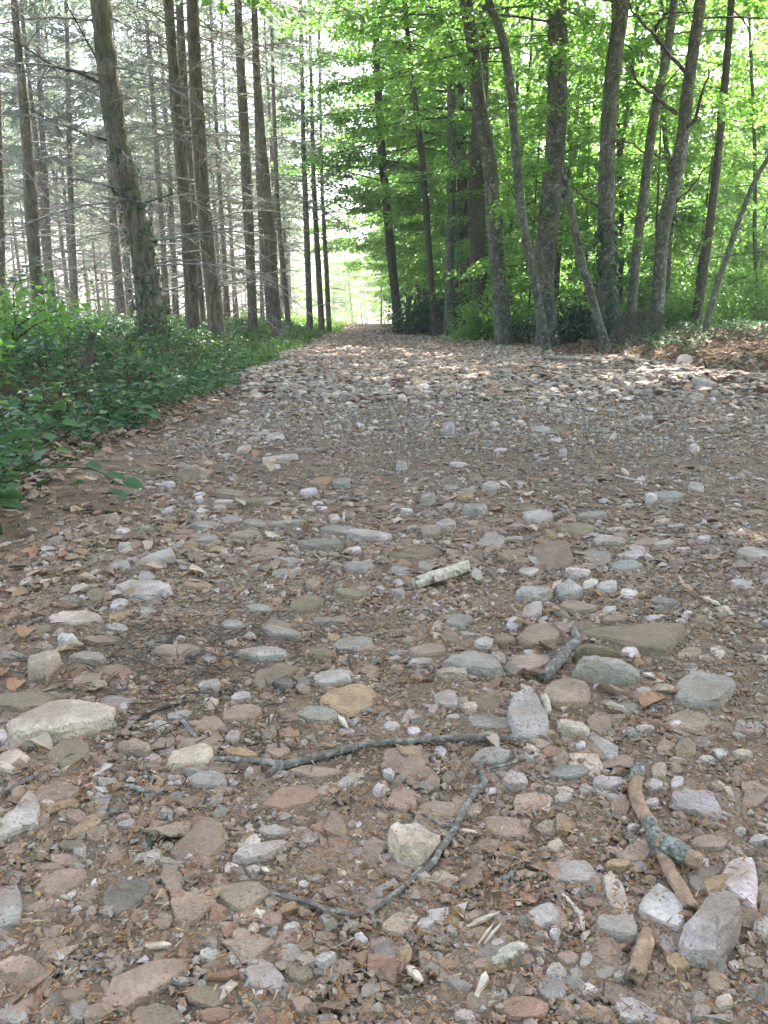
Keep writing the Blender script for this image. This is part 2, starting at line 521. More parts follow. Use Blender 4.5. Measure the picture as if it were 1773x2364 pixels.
THICK = {'f': (.07, .004, .014), 'm': (.13, .005, .025), 'b': (.27, .008, .05), 'B': (.45, .012, .07)}
def place_stone(outline_src, tone, thick, label=None, seed=0, name='stone'):
    P = np.asarray(outline_src, float)
    y0, y1 = P[:, 1].min(), P[:, 1].max()
    xm = P[:, 0].mean()
    g = on_ground(xm, y1)
    dist = math.hypot(g.y, EYE)
    wm = (P[:, 0].max() - P[:, 0].min()) * dist / F_SRC
    fr, lo, hi = THICK[thick]
    t = min(max(fr * wm, lo), hi)
    tp = t * F_SRC / dist * (g.y / dist)            # how many pixels of the outline are its front face
    if y1 < 1290 and thick != 'f':                  # far off, the front face is most of what shows
        t = {'m': .40, 'b': .62, 'B': .82}[thick] * (y1 - y0) * dist / F_SRC
        tp = t * F_SRC / dist
    tp = min(tp, (.62 if y1 > 1290 else .85) * (y1 - y0))
    Pc = P.copy()
    Pc[:, 1] = y0 + (P[:, 1] - y0) * (y1 - y0 - tp) / (y1 - y0)
    W = np.array([tuple(on_ground(a, b, t))[:2] for a, b in Pc])
    c = W.mean(0)
    loc = Vector((c[0], c[1], Hs(c[0], c[1])))
    me = stone_mesh(W - c, t, seed, None, .10 if thick in 'fm' else .22, .93 if thick in 'fm' else .70 + .22 * ((seed * 37) % 11) / 10)
    PLACED.append((c[0], c[1], .5 * np.ptp(W[:, 0]) * .8, t))
    if label:
        o = thing(name, me, label, 'stone', None, loc)
    else:
        o = part(name, me, road, loc)
    col = jit(tone)
    o.color = (*col, 1)
    return o

def blob(cx, cy_, w, h, seed):       # an irregular angular outline in the picture of a w by h stone
    r = np.random.default_rng(seed)
    n = int(r.integers(6, 9))
    a = (np.arange(n) + r.uniform(-.28, .28, n)) * 2 * math.pi / n + r.uniform(0, 6)
    q = r.uniform(.86, 1.10, n)
    sh = r.uniform(-.3, .3)
    x = np.cos(a) * q; y = np.sin(a) * q
    x = x + sh * y
    x /= np.ptp(x) / 2; y /= np.ptp(y) / 2
    return [(cx + u * w / 2, cy_ + v * h / 2) for u, v in zip(x, y)]

POLY = [
 ('H', [(1275,760),(1330,640),(1390,560),(1480,552),(1540,600),(1545,680),(1490,780),(1430,860),(1330,840)], 's', 'B', 'largest pale grey angular block beside the end of the peeled branch'),
 ('H', [(1180,500),(1100,600),(1110,650),(1260,720),(1300,690),(1290,590)], 'w', 'm', 'pinkish grey wedge stone under the tip of the peeled branch'),
 ('H', [(1555,390),(1600,405),(1618,540),(1610,630),(1540,590),(1445,510),(1480,430)], 'w', 'm', 'pale pink triangular stone leaning on the largest grey block'),
 ('H', [(1300,480),(1400,415),(1440,450),(1445,540),(1340,580)], 'G', 'm', 'dark grey stone between the forked branch and the largest block'),
 ('H', [(915,650),(950,640),(1080,660),(1100,760),(1050,770),(920,730)], 's', 'b', 'flat topped whitish grey stone just above the short peeled stick'),
 ('H', [(945,480),(980,470),(1030,520),(1065,640),(1020,650),(960,580)], 'c', 'm', 'long cream oval stone upright beside the pinkish wedge'),
 ('H', [(15,290),(70,240),(150,240),(240,300),(190,400),(130,445),(60,420)], 'c', 'B', 'cream angular block lying beside the thin bent twig'),
 ('H', [(1240,110),(1350,105),(1420,130),(1465,220),(1430,260),(1340,210),(1260,190)], 'l', 'm', 'broad lilac grey stone right of the lichen covered branch'),
 ('H', [(740,220),(780,205),(830,260),(790,305),(745,300)], 'o', 'b', 'yellowish ochre pointed stone right of the thin bent twig'),
 ('H', [(1000,1010),(1060,1000),(1150,1050),(1210,1110),(1150,1122),(1020,1100)], 'l', 'f', None),
 ('G', [(440,590),(470,520),(560,495),(645,500),(640,560),(560,640),(510,660),(450,630)], 'G', 'm', 'dark grey rounded slab alone among pink slabs'),
 ('G', [(735,590),(750,560),(870,540),(930,580),(915,620),(800,710),(770,715),(750,640)], 'p', 'f', None),
 ('G', [(740,360),(800,290),(870,235),(920,235),(985,310),(970,360),(880,450),(800,420),(750,390)], 't', 'f', None),
 ('G', [(1010,400),(1060,360),(1220,320),(1245,340),(1180,390),(1060,430),(1015,420)], 's', 'm', 'whitish grey wedge stone lower of a touching pair'),
 ('G', [(1115,265),(1190,255),(1250,290),(1260,320),(1180,318),(1140,310)], 's', 'm', 'whitish grey cracked stone upper of a touching pair'),
 ('G', [(430,1030),(490,920),(640,855),(800,840),(805,890),(700,960),(540,1050),(450,1060)], 'p', 'f', None),
 ('G', [(900,510),(1120,505),(1170,560),(1050,640),(1000,620)], 't', 'f', None),
 ('G', [(-60,530),(70,505),(95,580),(85,700),(-60,730)], 'g', 'm', None),
 ('G', [(125,100),(175,180),(165,270),(60,300),(-20,340),(-20,260),(60,190)], 's', 'm', 'whitish upright stone cut by the left picture edge'),
 ('G', [(150,540),(240,460),(370,450),(380,490),(270,560),(200,575)], 'p', 'f', None),
 ('G', [(1125,190),(1200,110),(1330,85),(1380,120),(1330,170),(1220,205)], 'r', 'f', None),
 ('E', [(20,800),(150,710),(270,665),(420,690),(500,720),(490,775),(330,830),(170,880),(80,885),(40,850)], 'c', 'm', 'largest pale cream slab at the left edge of the track'),
 ('E', [(720,960),(740,910),(870,860),(915,880),(920,930),(870,980),(740,985)], 'c', 'm', 'rounded cream stone touching the tip of the long grey twig'),
 ('E', [(120,480),(245,460),(260,490),(215,560),(195,610),(115,610)], 'c', 'B', 'cream upright block set among dry leaves at the left'),
 ('E', [(580,110),(640,50),(740,20),(755,75),(640,120)], 's', 'm', 'pale slanting slab between dry leaves, above the flat white slab'),
 ('E', [(500,190),(560,165),(700,175),(745,215),(640,255),(550,255)], 's', 'm', 'flat whitish slab with two corners, left of the track'),
 ('E', [(1090,620),(1110,560),(1220,525),(1300,545),(1240,590),(1120,655)], 'm', 'm', None),
 ('E', [(1380,690),(1430,640),(1560,615),(1630,650),(1600,720),(1510,755)], 'o', 'f', None),
 ('E', [(1275,745),(1330,700),(1420,705),(1465,745),(1420,790),(1330,785)], 'g', 'f', None),
 ('F', [(530,740),(560,670),(640,660),(710,770),(705,855),(640,860),(570,845)], 's', 'b', 'tilted grey speckled diamond stone above the end of the long twig'),
 ('F', [(680,650),(720,600),(800,575),(870,600),(895,650),(870,715),(760,725),(700,710)], 't', 'm', None),
 ('F', [(820,570),(860,530),(960,500),(1060,520),(1110,580),(1080,612),(960,615)], 'l', 'b', 'pale lilac humped stone behind the mossy stick'),
 ('F', [(1255,640),(1280,590),(1350,545),(1480,580),(1520,620),(1450,725),(1330,715),(1260,690)], 'g', 'm', None),
 ('F', [(250,520),(310,480),(380,460),(470,500),(515,570),(480,590),(380,570)], 'g', 'm', None),
 ('F', [(570,430),(620,370),(700,345),(760,390),(740,440),(620,460)], 't', 'm', None),
 ('F', [(840,380),(900,355),(1180,360),(1300,370),(1300,400),(1210,490),(1120,470),(1010,430)], 'm', 'f', None),
 ('F', [(640,20),(790,10),(820,90),(740,130),(645,115)], 't', 'm', None),
 ('F', [(880,842),(920,840),(1010,890),(1010,960),(960,935)], 's', 'm', 'long pale stone pointing down right from the cream pink pair'),
 ('F', [(0,900),(165,885),(165,960),(120,1010),(0,1000)], 'p', 'f', None),
 ('F', [(825,480),(900,450),(1010,448),(1030,470),(900,500),(840,520)], 'm', 'b', 'thin mossy brown slab on edge behind the mossy stick'),
]
ELL = [
 ('H',560,75,115,118,'l','B','pinkish white faceted lump above the thin bent twig'),
 ('H',820,465,200,100,'l','f',0),('H',690,650,140,120,'l','f',0),('H',1270,860,110,85,'o','b','orange tan chip below the largest grey block'),
 ('H',1640,700,90,110,'s','b',0),('H',1640,1000,70,110,'G','b','dark speckled stone at the lower right corner'),
 ('H',1165,90,85,70,'w','b','white rounded stone between branch and broad lilac stone'),('H',1265,80,55,62,'w','b',0),('H',1190,30,75,75,'c','b',0),
 ('H',1155,165,65,40,'w','m',0),('H',690,150,85,45,'s','m',0),('H',775,145,80,55,'s','m',0),('H',870,110,60,60,'g','m',0),('H',970,75,140,75,'l','m',0),
 ('H',800,35,180,70,'g','f',0),('H',1410,340,170,70,'t','m',0),('H',1620,325,80,50,'w','m',0),('H',1010,430,115,55,'o','m',0),('H',1600,150,110,90,'t','m',0),
 ('H',350,1090,90,75,'w','b','lilac white chip at the bottom edge of the picture'),('H',80,150,130,120,'p','f',0),('H',355,180,130,110,'t','f',0),('H',530,270,190,110,'p','f',0),
 ('H',1090,380,140,100,'p','f',0),('H',60,460,130,90,'t','m',0),('H',60,690,140,110,'t','f',0),('H',730,960,120,120,'g','f',0),('H',610,1050,220,110,'r','f',0),
 ('H',180,690,80,60,'w','m',0),('H',295,720,50,70,'s','b',0),('H',310,630,45,42,'o','B','small yellow ochre cube among grey pebbles'),('H',425,865,100,60,'p','m',0),
 ('H',300,925,60,45,'s','m',0),('H',795,835,90,70,'p','m',0),('H',830,905,60,60,'g','m',0),('H',275,865,100,60,'r','m',0),('H',900,600,90,60,'r','m',0),
 ('H',1370,1070,90,90,'g','b',0),('H',1470,1030,80,90,'c','b',0),('H',490,770,60,45,'w','m',0),('H',740,725,45,50,'w','b',0),('H',670,740,40,50,'w','b',0),
 ('H',180,90,0,0,'x','f',0),('H',1020,180,90,100,'t','f',0),('H',1300,320,60,40,'r','m',0),('H',1540,290,50,40,'w','b',0),('H',1080,270,60,45,'w','b',0),('H',20,40,50,60,'w','b',0),
 ('H',215,75,60,65,'p','b',0),('H',275,60,60,70,'m','b',0),('H',870,850,60,80,'s','m',0),('H',950,900,90,80,'g','m',0),('H',1015,915,50,55,'s','b',0),('H',1600,860,100,60,'t','f',0),('H',1440,940,110,90,'p','f',0),
 ('G',330,228,95,75,'p','b','small pink brick shaped stone beside a cream pebble'),('G',210,170,70,50,'c','b',0),('G',545,260,85,50,'g','m',0),('G',420,300,110,95,'t','f',0),
 ('G',280,415,130,55,'p','f',0),('G',345,385,60,62,'g','b',0),('G',740,490,110,130,'t','f',0),('G',910,65,140,80,'g','m',0),('G',1370,35,240,70,'p','f',0),
 ('G',1490,80,80,65,'s','b',0),('G',1640,110,60,64,'w','B','white pointed chip above the cream angular block'),('G',1335,320,70,60,'s','m',0),('G',1410,265,120,90,'r','f',0),('G',1610,370,110,130,'t','m',0),
 ('G',1405,845,95,85,'w','B','bright white square chip lying on small pebbles'),('G',1250,815,100,95,'g','m',0),('G',1145,910,180,150,'l','f',0),('G',1260,700,75,50,'w','b',0),('G',1560,755,60,68,'w','b',0),
 ('G',1170,670,100,80,'p','m',0),('G',910,820,100,70,'s','f',0),('G',970,910,140,50,'r','m',0),('G',1300,900,110,110,'m','m',0),('G',340,1060,100,150,'g','m',0),
 ('G',490,860,90,100,'g','f',0),('G',890,1000,180,120,'m','f',0),('G',680,1090,240,110,'t','f',0),('G',930,1085,140,80,'r','m',0),
 ('G',50,1090,140,80,'g','f',0),('G',90,870,190,90,'p','f',0),('G',310,350,130,50,'m','f',0),('G',700,680,90,80,'t','m',0),('G',1040,740,90,70,'p','m',0),
 ('G',1310,1040,100,90,'p','m',0),('G',1480,880,100,80,'t','m',0),('G',1610,590,100,90,'t','f',0),('G',770,565,80,50,'r','m',0),('G',1095,455,70,50,'l','m',0),('G',1090,855,55,40,'w','m',0),
 ('G',1310,520,50,40,'w','m',0),('G',1365,495,60,45,'s','m',0),('G',720,420,90,45,'s','m',0),('G',1340,1055,60,60,'p','b',0),('G',780,935,80,45,'g','m',0),('G',1380,900,60,50,'G','m',0),('G',870,945,40,30,'w','b',0),
 ('E',300,910,190,130,'m','m',0),('E',50,945,150,105,'c','m','cream rounded stone below the largest pale slab'),('E',110,690,270,100,'m','f',0),('E',1230,395,180,65,'g','m',0),('E',1145,485,220,65,'g','m',0),('E',1520,440,170,55,'g','f',0),
 ('E',1225,615,90,72,'G','b',0),('E',1425,590,160,80,'s','m',0),('E',1040,745,170,90,'p','m',0),('E',905,790,120,90,'p','m',0),('E',905,625,90,78,'s','B','white lumpy stone beside a curled dry leaf'),
 ('E',1320,270,150,90,'m','m',0),('E',385,500,160,55,'g','m',0),('E',505,375,95,45,'s','m',0),('E',850,190,125,50,'o','m',0),('E',335,330,240,65,'c','f',0),('E',130,390,200,80,'m','f',0),
 ('E',580,895,150,75,'t','b',0),('E',715,885,90,105,'g','m',0),('E',1005,840,70,58,'w','b',0),('E',1165,830,65,68,'m','b',0),('E',1245,830,90,50,'r','m',0),('E',1200,900,110,80,'p','f',0),('E',1040,915,140,50,'o','m',0),
 ('E',890,1030,170,80,'g','m',0),('E',1040,670,85,60,'s','m',0),('E',290,425,95,62,'w','B','small lilac white block under a curled leaf'),('E',1385,490,110,60,'m','b',0),('E',1510,225,150,55,'m','m',0),('E',1550,110,140,70,'g','m',0),
 ('E',1245,90,110,55,'g','f',0),('E',1235,135,125,48,'g','m',0),('E',760,470,220,65,'t','f',0),('E',505,560,140,60,'r','f',0),('E',370,595,140,60,'t','f',0),('E',1000,360,95,55,'g','b',0),
 ('E',440,430,170,50,'t','m',0),('E',1410,345,130,40,'g','m',0),('E',1120,290,120,40,'g','m',0),('E',900,505,70,40,'l','m',0),('E',1000,440,60,30,'s','f',0),('E',530,720,40,60,'s','b',0),('E',10,840,60,60,'w','b',0),
 ('E',500,690,150,60,'g','f',0),('E',510,270,80,55,'w','b','bright white chip left of the track among leaves'),('E',410,235,80,60,'m','b',0),('E',630,155,80,50,'s','m',0),('E',520,105,90,50,'g','m',0),('E',1150,40,160,70,'t','f',0),
 ('E',1350,180,70,80,'t','b',0),('E',770,755,120,45,'g','m',0),('E',700,800,80,55,'s','m',0),('E',440,805,0,0,'x','f',0),('E',1500,820,70,40,'s','m',0),('E',1310,610,60,70,'G','m',0),('E',1480,985,0,0,'x','f',0),('E',960,1075,100,40,'p','m',0),('E',1600,880,80,60,'p','m',0),('E',1440,415,60,40,'o','m',0),
 ('F',300,565,135,75,'c','b','orange stained cream stone touching a flat grey slab'),('F',650,222,160,80,'g','b','mossy grey block in front of the white stone cluster'),('F',800,215,115,85,'w','B','lilac white angular stone lowest of the white stone cluster'),('F',840,135,110,65,'w','b','lilac flat stone topmost of the white stone cluster'),
 ('F',965,195,88,68,'s','B','white round stone right end of the white stone cluster'),('F',890,185,70,60,'w','b','pink white stone in the middle of the white stone cluster'),('F',1540,180,95,45,'w','m',0),('F',830,285,170,62,'t','m',0),('F',640,300,90,78,'s','b',0),
 ('F',450,780,190,80,'g','f',0),('F',270,680,110,90,'l','m',0),('F',440,700,120,100,'m','f',0),('F',370,715,70,62,'c','b',0),('F',820,805,140,100,'c','b','cream pink split stone below the tan slab'),('F',930,785,110,110,'t','m',0),
 ('F',1310,775,200,110,'t','f',0),('F',1590,825,95,60,'p','b','pink cream chip near the right picture edge'),('F',1130,805,85,38,'w','b',0),('F',1300,900,95,90,'m','m',0),('F',1550,920,90,62,'c','b',0),('F',1215,885,80,60,'p','m',0),
 ('F',460,930,180,85,'g','m',0),('F',435,435,90,75,'s','b',0),('F',490,505,75,62,'s','B','pale green white cube beside the flat grey slab'),('F',520,428,90,58,'m','b',0),('F',560,552,90,68,'G','m',0),('F',625,520,190,90,'t','f',0),
 ('F',362,403,62,35,'w','b',0),('F',290,415,90,60,'m','m',0),('F',320,340,115,75,'g','m',0),('F',130,50,230,65,'m','f',0),('F',625,130,95,45,'s','m',0),('F',1065,60,120,45,'w','m',0),('F',1045,108,140,50,'g','m',0),('F',1205,260,130,45,'G','m',0),
 ('F',1055,225,82,40,'w','m',0),('F',970,295,62,36,'w','b',0),('F',1000,335,110,45,'t','m',0),('F',65,225,58,52,'w','B','small white cube at the left end of the pale log'),('F',60,180,45,35,'w','b',0),('F',190,470,160,60,'p','m',0),
 ('F',120,60,0,0,'x','f',0),('F',70,130,90,60,'g','m',0),('F',180,105,70,45,'g','m',0),('F',360,75,80,50,'g','m',0),('F',550,50,120,70,'m','f',0),('F',920,65,120,90,'g','f',0),('F',1410,60,0,0,'x','f',0),('F',1600,50,160,70,'g','f',0),
 ('F',280,190,50,32,'r','m',0),('F',780,372,80,60,'t','m',0),('F',1060,480,80,50,'w','m',0),('F',1140,575,50,25,'w','m',0),('F',1320,480,110,60,'t','f',0),('F',1120,650,80,40,'l','m',0),('F',1040,720,120,60,'g','f',0),('F',210,725,45,55,'l','m',0),('F',560,355,70,60,'w','m',0),
 ('F',1260,790,50,40,'w','b',0),('F',850,880,45,45,'w','b',0),('F',680,880,60,35,'c','m',0),('F',1370,870,80,60,'G','f',0),('F',1460,915,60,40,'w','m',0),('F',1390,940,70,35,'s','m',0),('F',30,800,70,45,'w','m',0),('F',130,820,60,40,'w','m',0),('F',300,760,60,35,'w','m',0),
 ('F',1430,468,45,25,'w','b',0),('F',1310,310,45,25,'w','m',0),('F',620,940,50,30,'w','b',0),('F',720,910,70,60,'r','m',0),('F',160,520,110,45,'s','m',0),
 ('C',828,735,120,70,'c','B','cream angular block on dry leaves at the left verge'),('C',728,780,62,32,'w','b',0),('C',1335,818,82,46,'w','m',0),('C',1385,770,100,36,'o','m',0),('C',1475,775,82,46,'g','m',0),('C',1390,1042,180,65,'g','m',0),('C',1590,1005,195,62,'s','m',0),
 ('C',1525,1066,72,32,'w','m',0),('C',858,845,42,32,'w','b',0),('C',885,1018,115,48,'g','m',0),('C',535,985,72,32,'w','m',0),('C',535,1050,58,42,'w','B','small white stone between two curled leaves'),('C',625,970,52,38,'s','b',0),('C',1180,705,62,26,'w','m',0),('C',1190,580,85,38,'s','m',0),
 ('C',1165,680,62,46,'c','m',0),('C',1055,630,62,42,'c','m',0),('C',1080,858,135,55,'m','m',0),('C',990,820,132,36,'t','m',0),('C',1455,930,72,48,'s','m',0),('C',890,960,132,36,'g','m',0),('C',870,900,62,22,'w','m',0),('C',660,725,82,42,'m','m',0),
 ('C',1130,565,80,30,'s','m',0),('C',1310,635,90,30,'g','m',0),('C',1230,665,110,36,'s','m',0),('C',1220,690,70,30,'t','m',0),('C',1000,935,90,30,'g','f',0),('C',950,885,60,30,'c','m',0),('C',1100,950,110,36,'g','m',0),('C',1060,1000,130,50,'t','m',0),('C',1340,1100,0,0,'x','f',0),('C',1230,950,160,36,'g','f',0),('C',1480,980,190,40,'g','f',0),('C',1150,860,80,45,'t','m',0),('C',965,860,90,36,'s','m',0),('C',1370,865,50,20,'w','m',0),('C',1390,885,55,22,'w','m',0),('C',800,990,80,32,'r','m',0),
 ('D',278,545,52,54,'l','B','square lilac block standing up in the middle distance'),('D',78,700,46,42,'w','B','small white block left of the rut in the middle distance'),('D',770,645,36,36,'w','B',0),('D',1340,625,52,36,'w','b',0),('D',190,850,62,56,'s','B',0),('D',395,893,105,66,'s','b','white wedge stone beside a rust red leaf'),('D',95,900,56,36,'w','b',0),
 ('D',350,836,76,52,'o','m',0),('D',462,790,80,52,'s','m',0),('D',1155,845,52,48,'w','B',0),('D',1345,795,72,42,'s','m',0),('D',660,925,132,62,'l','m',0),('D',890,918,132,46,'g','m',0),('D',740,590,52,22,'w','m',0),('D',785,565,42,28,'r','b',0),
 ('D',1290,290,75,42,'l','m','lilac block on top of the stone ridge at the track edge'),('D',1385,340,115,60,'s','m','pale slab on the stone ridge at the track edge'),('D',1210,830,175,42,'g','f',0),('D',970,1025,145,48,'s','m',0),('D',1130,1035,112,42,'p','m',0),('D',1205,1040,92,42,'w','m',0),('D',1380,1015,66,36,'w','m',0),
 ('D',840,975,145,64,'m','f',0),('D',270,955,92,46,'l','m',0),('D',560,1020,82,36,'s','m',0),('D',460,1035,135,72,'g','f',0),('D',120,972,52,34,'s','b',0),('D',200,985,90,60,'t','m',0),('D',100,1030,0,0,'x','f',0),('D',400,760,70,40,'m','f',0),('D',180,730,40,26,'g','b',0),('D',230,743,30,18,'w','b',0),('D',320,695,80,28,'l','m',0),('D',680,665,70,26,'l','m',0),('D',500,635,60,22,'w','m',0),('D',895,595,30,22,'c','m',0),('D',990,575,30,24,'w','b',0),('D',1110,760,40,20,'s','m',0),('D',1540,745,40,30,'s','b',0),('D',1290,1060,60,24,'w','m',0),('D',1480,1020,0,0,'x','f',0),('D',1600,900,90,30,'t','f',0),('D',160,495,60,28,'s','m',0),('D',670,545,90,30,'s','m',0),('D',1120,495,90,26,'s','m',0),('D',1150,385,60,44,'l','m',0),('D',1055,365,50,44,'s','m',0),('D',980,290,120,34,'c','m',0),('D',780,245,90,26,'c','m',0),('D',1210,300,90,30,'p','m',0),('D',1350,410,70,36,'s','b',0),
]
for k, (reg, pts, tone, th, lab) in enumerate(POLY):
    place_stone(src(reg, pts), tone, th, lab, 100 + k)
for k, (reg, cx_, cy_, w_, h_, tone, th, lab) in enumerate(ELL):
    if w_ == 0: continue
    place_stone(src(reg, blob(cx_, cy_, w_, h_, 900 + k)), tone, th, lab or None, 500 + k)

# ---- loose gravel that nobody could count
def hull(n, seed, flat=1.0, elong=1.0):
    r = np.random.default_rng(seed)
    p = unit(r.normal(0, 1, (n, 3))) * r.uniform(.75, 1.0, (n, 1))
    p *= np.array((elong, 1.0 / elong ** .5, flat))
    bm = bmesh.new()
    for q in p: bm.verts.new(q)
    res = bmesh.ops.convex_hull(bm, input=bm.verts)
    bmesh.ops.delete(bm, geom=[v for v in bm.verts if not v.link_faces], context='VERTS')
    bmesh.ops.triangulate(bm, faces=bm.faces)
    bm.verts.index_update()
    V = np.array([v.co[:] for v in bm.verts]); F = np.array([[v.index for v in f.verts] for f in bm.faces])
    bm.free()
    return V / (np.abs(V).max()), F

SMALL = [hull(9, s, .72, 1.15) for s in range(12)]
ROUND = [hull(14, 20 + s, .7, 1.1) for s in range(8)]
MEDIUM = [hull(13, 40 + s, .45, 1.2) for s in range(10)]
PAL = np.array([TONE[c] for c in 'tpcwgors']); PALW = np.array([.32, .22, .09, .045, .13, .07, .10, .04])
PALF = np.array([.24, .10, .24, .08, .18, .07, .03, .09])

def scatter(mb, shapes, x, y, size, sink, pal_w, yawtilt=.35, val=1.0):
    n = len(x)
    idx = rng.integers(0, len(shapes), n)
    col = PAL[rng.choice(len(PAL), n, p=pal_w / pal_w.sum())] * rng.uniform(.68, 1.15, (n, 1)) * val
    z = H(x, y)
    for s, (V, F) in enumerate(shapes):
        k = np.where(idx == s)[0]
        if not len(k): continue
        a = rng.uniform(0, 6.283, len(k)); ca, sa = np.cos(a), np.sin(a)
        tl = rng.normal(0, yawtilt, len(k)); ct, st = np.cos(tl), np.sin(tl)
        sc = size[k][:, None, None] * .5
        sv = V[None] * sc * rng.uniform(.75, 1.25, (len(k), 1, 3))
        yy = sv[..., 1] * ct[:, None] - sv[..., 2] * st[:, None]
        zz = sv[..., 1] * st[:, None] + sv[..., 2] * ct[:, None]
        xx = sv[..., 0] * ca[:, None] - yy * sa[:, None]
        y2 = sv[..., 0] * sa[:, None] + yy * ca[:, None]
        W = np.stack([xx + x[k][:, None], y2 + y[k][:, None], zz + (z[k] + sink * size[k])[:, None]], -1)
        FF = (F[None] + (np.arange(len(k)) * len(V))[:, None, None]).reshape(-1, 3)
        mb.add(W.reshape(-1, 3), FF, 0, np.repeat(col[k], len(F), 0))

def road_points(n, y0, y1, bias=1.0, spill=.15):
    out_x, out_y = [], []
    need = n
    while need > 0:
        yy = y0 + (y1 - y0) * rng.random(need * 3) ** bias
        half = .54 * yy + .25
        xx = rng.uniform(-1, 1, need * 3) * half
        ok = (xx > road_left(yy) - spill) & (xx < road_right(yy) + spill)
        out_x.append(xx[ok][:need]); out_y.append(yy[ok][:need]); need -= len(out_x[-1])
    return np.concatenate(out_x), np.concatenate(out_y)

PX = np.array(PLACED)
def clear(x, y, size):               # gravel may not poke through the stones set by hand
    keep = np.ones(len(x), bool)
    for px, py, pr, pt in PX:
        near = np.hypot(x - px, y - py) < pr
        keep &= ~(near & (size > pt * .7))
    return keep

def off_stones(x, y, p=.1):          # mostly between the stones, seldom on them
    keep = np.ones(len(x), bool)
    for px, py, pr, pt in PX:
        keep &= ~(np.hypot(x - px, y - py) < pr * 1.15)
    return keep | (rng.random(len(x)) < p)

def rut(x, y):
    two = np.exp(-((x + .02 * y) / .42) ** 2) + np.exp(-((x - 1.7 + .02 * y) / .7) ** 2)
    return smooth(-.9, -.4, x) * np.minimum(1, .45 + two) * smooth(2.2, 3.0, y) * (1 - smooth(4.9 - .45 * x, 6.4 - .45 * x, y))

g1 = MB()
def batch(mb, shapes, n, y0, y1, s0, s1, p, sink, w, bias=1.0, spill=.15, keep_rut=1.0, val=1.0, tilt=.35):
    x, y = road_points(n, y0, y1, bias, spill)
    size = s0 * (s1 / s0) ** (rng.random(n) ** p)
    k = clear(x, y, size) & (rng.random(n) > .93 * (1 - smooth(.15, .6, x - road_left(y))) * (1 - smooth(6, 9, y))) & ((rng.random(n) > rut(x, y)) | (rng.random(n) < keep_rut))
    scatter(mb, shapes, x[k], y[k], size[k], sink, w, tilt, val)
batch(g1, SMALL, 30000, .42, 1.8, .0045, .013, 1.5, .15, PALW, 1.3)
batch(g1, ROUND, 6500, .42, 2.4, .011, .026, 1.8, .06, PALW, 1.1)
batch(g1, MEDIUM, 2600, .45, 3.0, .022, .06, 1.7, -.04, PALW)
batch(g1, SMALL, 22000, 1.5, 4.2, .009, .024, 1.8, .12, PALW, 1.1, .15, .85)
batch(g1, MEDIUM, 3200, 1.8, 4.5, .025, .055, 1.7, .10, PALW, 1.0, .15, .25)
gravel = thing('gravel', g1.mesh('gravel', [M_GRAVEL]), 'small brown and grey chips covering the near part of the track', None)
tag(gravel, kind='stuff')
g2 = MB()
batch(g2, SMALL, 14000, 3.6, 6.8, .012, .03, 1.7, .12, PALF, 1.0, .2, .95)
batch(g2, SMALL, 15000, 4, 9.5, .018, .05, 1.7, .10, PALF, 1.0, .2, .5, 1.15)
batch(g2, MEDIUM, 1900, 4.3, 9.5, .045, .095, 1.4, .12, PALF, .9, .25, .22, 1.25)
batch(g2, MEDIUM, 5200, 6.0, 16, .05, .13, 1.2, .2, PALF, 1.0, .25, 1.0, 1.25)
batch(g2, SMALL, 9000, 9, 26, .04, .09, 1.4, .2, PALF, 1.0, .2, 1.0, 1.2)
batch(g2, SMALL, 5500, 22, 75, .06, .12, 1.4, .2, PALF, 1.0, .2)
nb = 520                              # the ridge of stones pushed to the right edge
yb = rng.uniform(5.2, 12, nb); xb = road_right(yb) - .15 + rng.normal(0, .22, nb)
scatter(g2, MEDIUM, xb, yb, rng.uniform(.05, .125, nb), .2, PALF, .3, 1.25)
nb = 160
yb = rng.uniform(8, 14, nb); xb = road_left(yb) + .1 + rng.normal(0, .2, nb)
scatter(g2, MEDIUM, xb, yb, rng.uniform(.05, .12, nb), .2, PALF, .35, 1.2)
rubble = thing('rubble', g2.mesh('rubble', [M_GRAVEL]), 'pale broken ballast covering the far part of the track', None)
tag(rubble, kind='stuff')

# ------------------------------------------------------------------ trees
def zA(x, y): return (x * ZS, y * ZS)
def zB(x, y): return (887 + x * ZS, y * ZS)

def trunk_from_pixels(pts, depth, zone, lean_y=0.0, top=16.0):
    """pts: (x, y, width) in the zoomed crop from the base up; returns world points and radii."""
    P, R = [], []
    for i, (x, y, w) in enumerate(pts):
        s = zone(x, y)
        p = at_depth(s[0], s[1], depth)
        P.append(p); R.append(w * ZS / F_SRC * depth * .5)
    b = P[0].copy(); g = Hs(b.x, b.y)
    if P[0].z > g + .25:
        P.insert(0, Vector((b.x + (P[0].x - P[1].x) / max(P[1].z - P[0].z, .3) * (b.z - g), b.y, g))); R.insert(0, R[0] * 1.04)
    P.insert(0, Vector((P[0].x, P[0].y, g - .25))); R.insert(0, R[0] * 1.28)
    R[1] *= 1.10
    d = (P[-1] - P[-2]).normalized()
    last, lr = P[-1].copy(), R[-1]
    if top > last.z + 1:
        nseg = 4
        for k in range(1, nseg + 1):
            d = (d * .7 + Vector((0, 0, 1)) * .3).normalized()
            P.append(P[-1] + d * (top - last.z) / nseg)
            R.append(lr * (1 - .85 * k / nseg) + .01)
    for p in P: p.y += lean_y * max(p.z, 0)
    return P, R

def resample(P, R, n):
    Q = spline(P, n)
    t = np.linspace(0, len(P) - 1, n)
    return Q, np.interp(t, np.arange(len(R)), R)

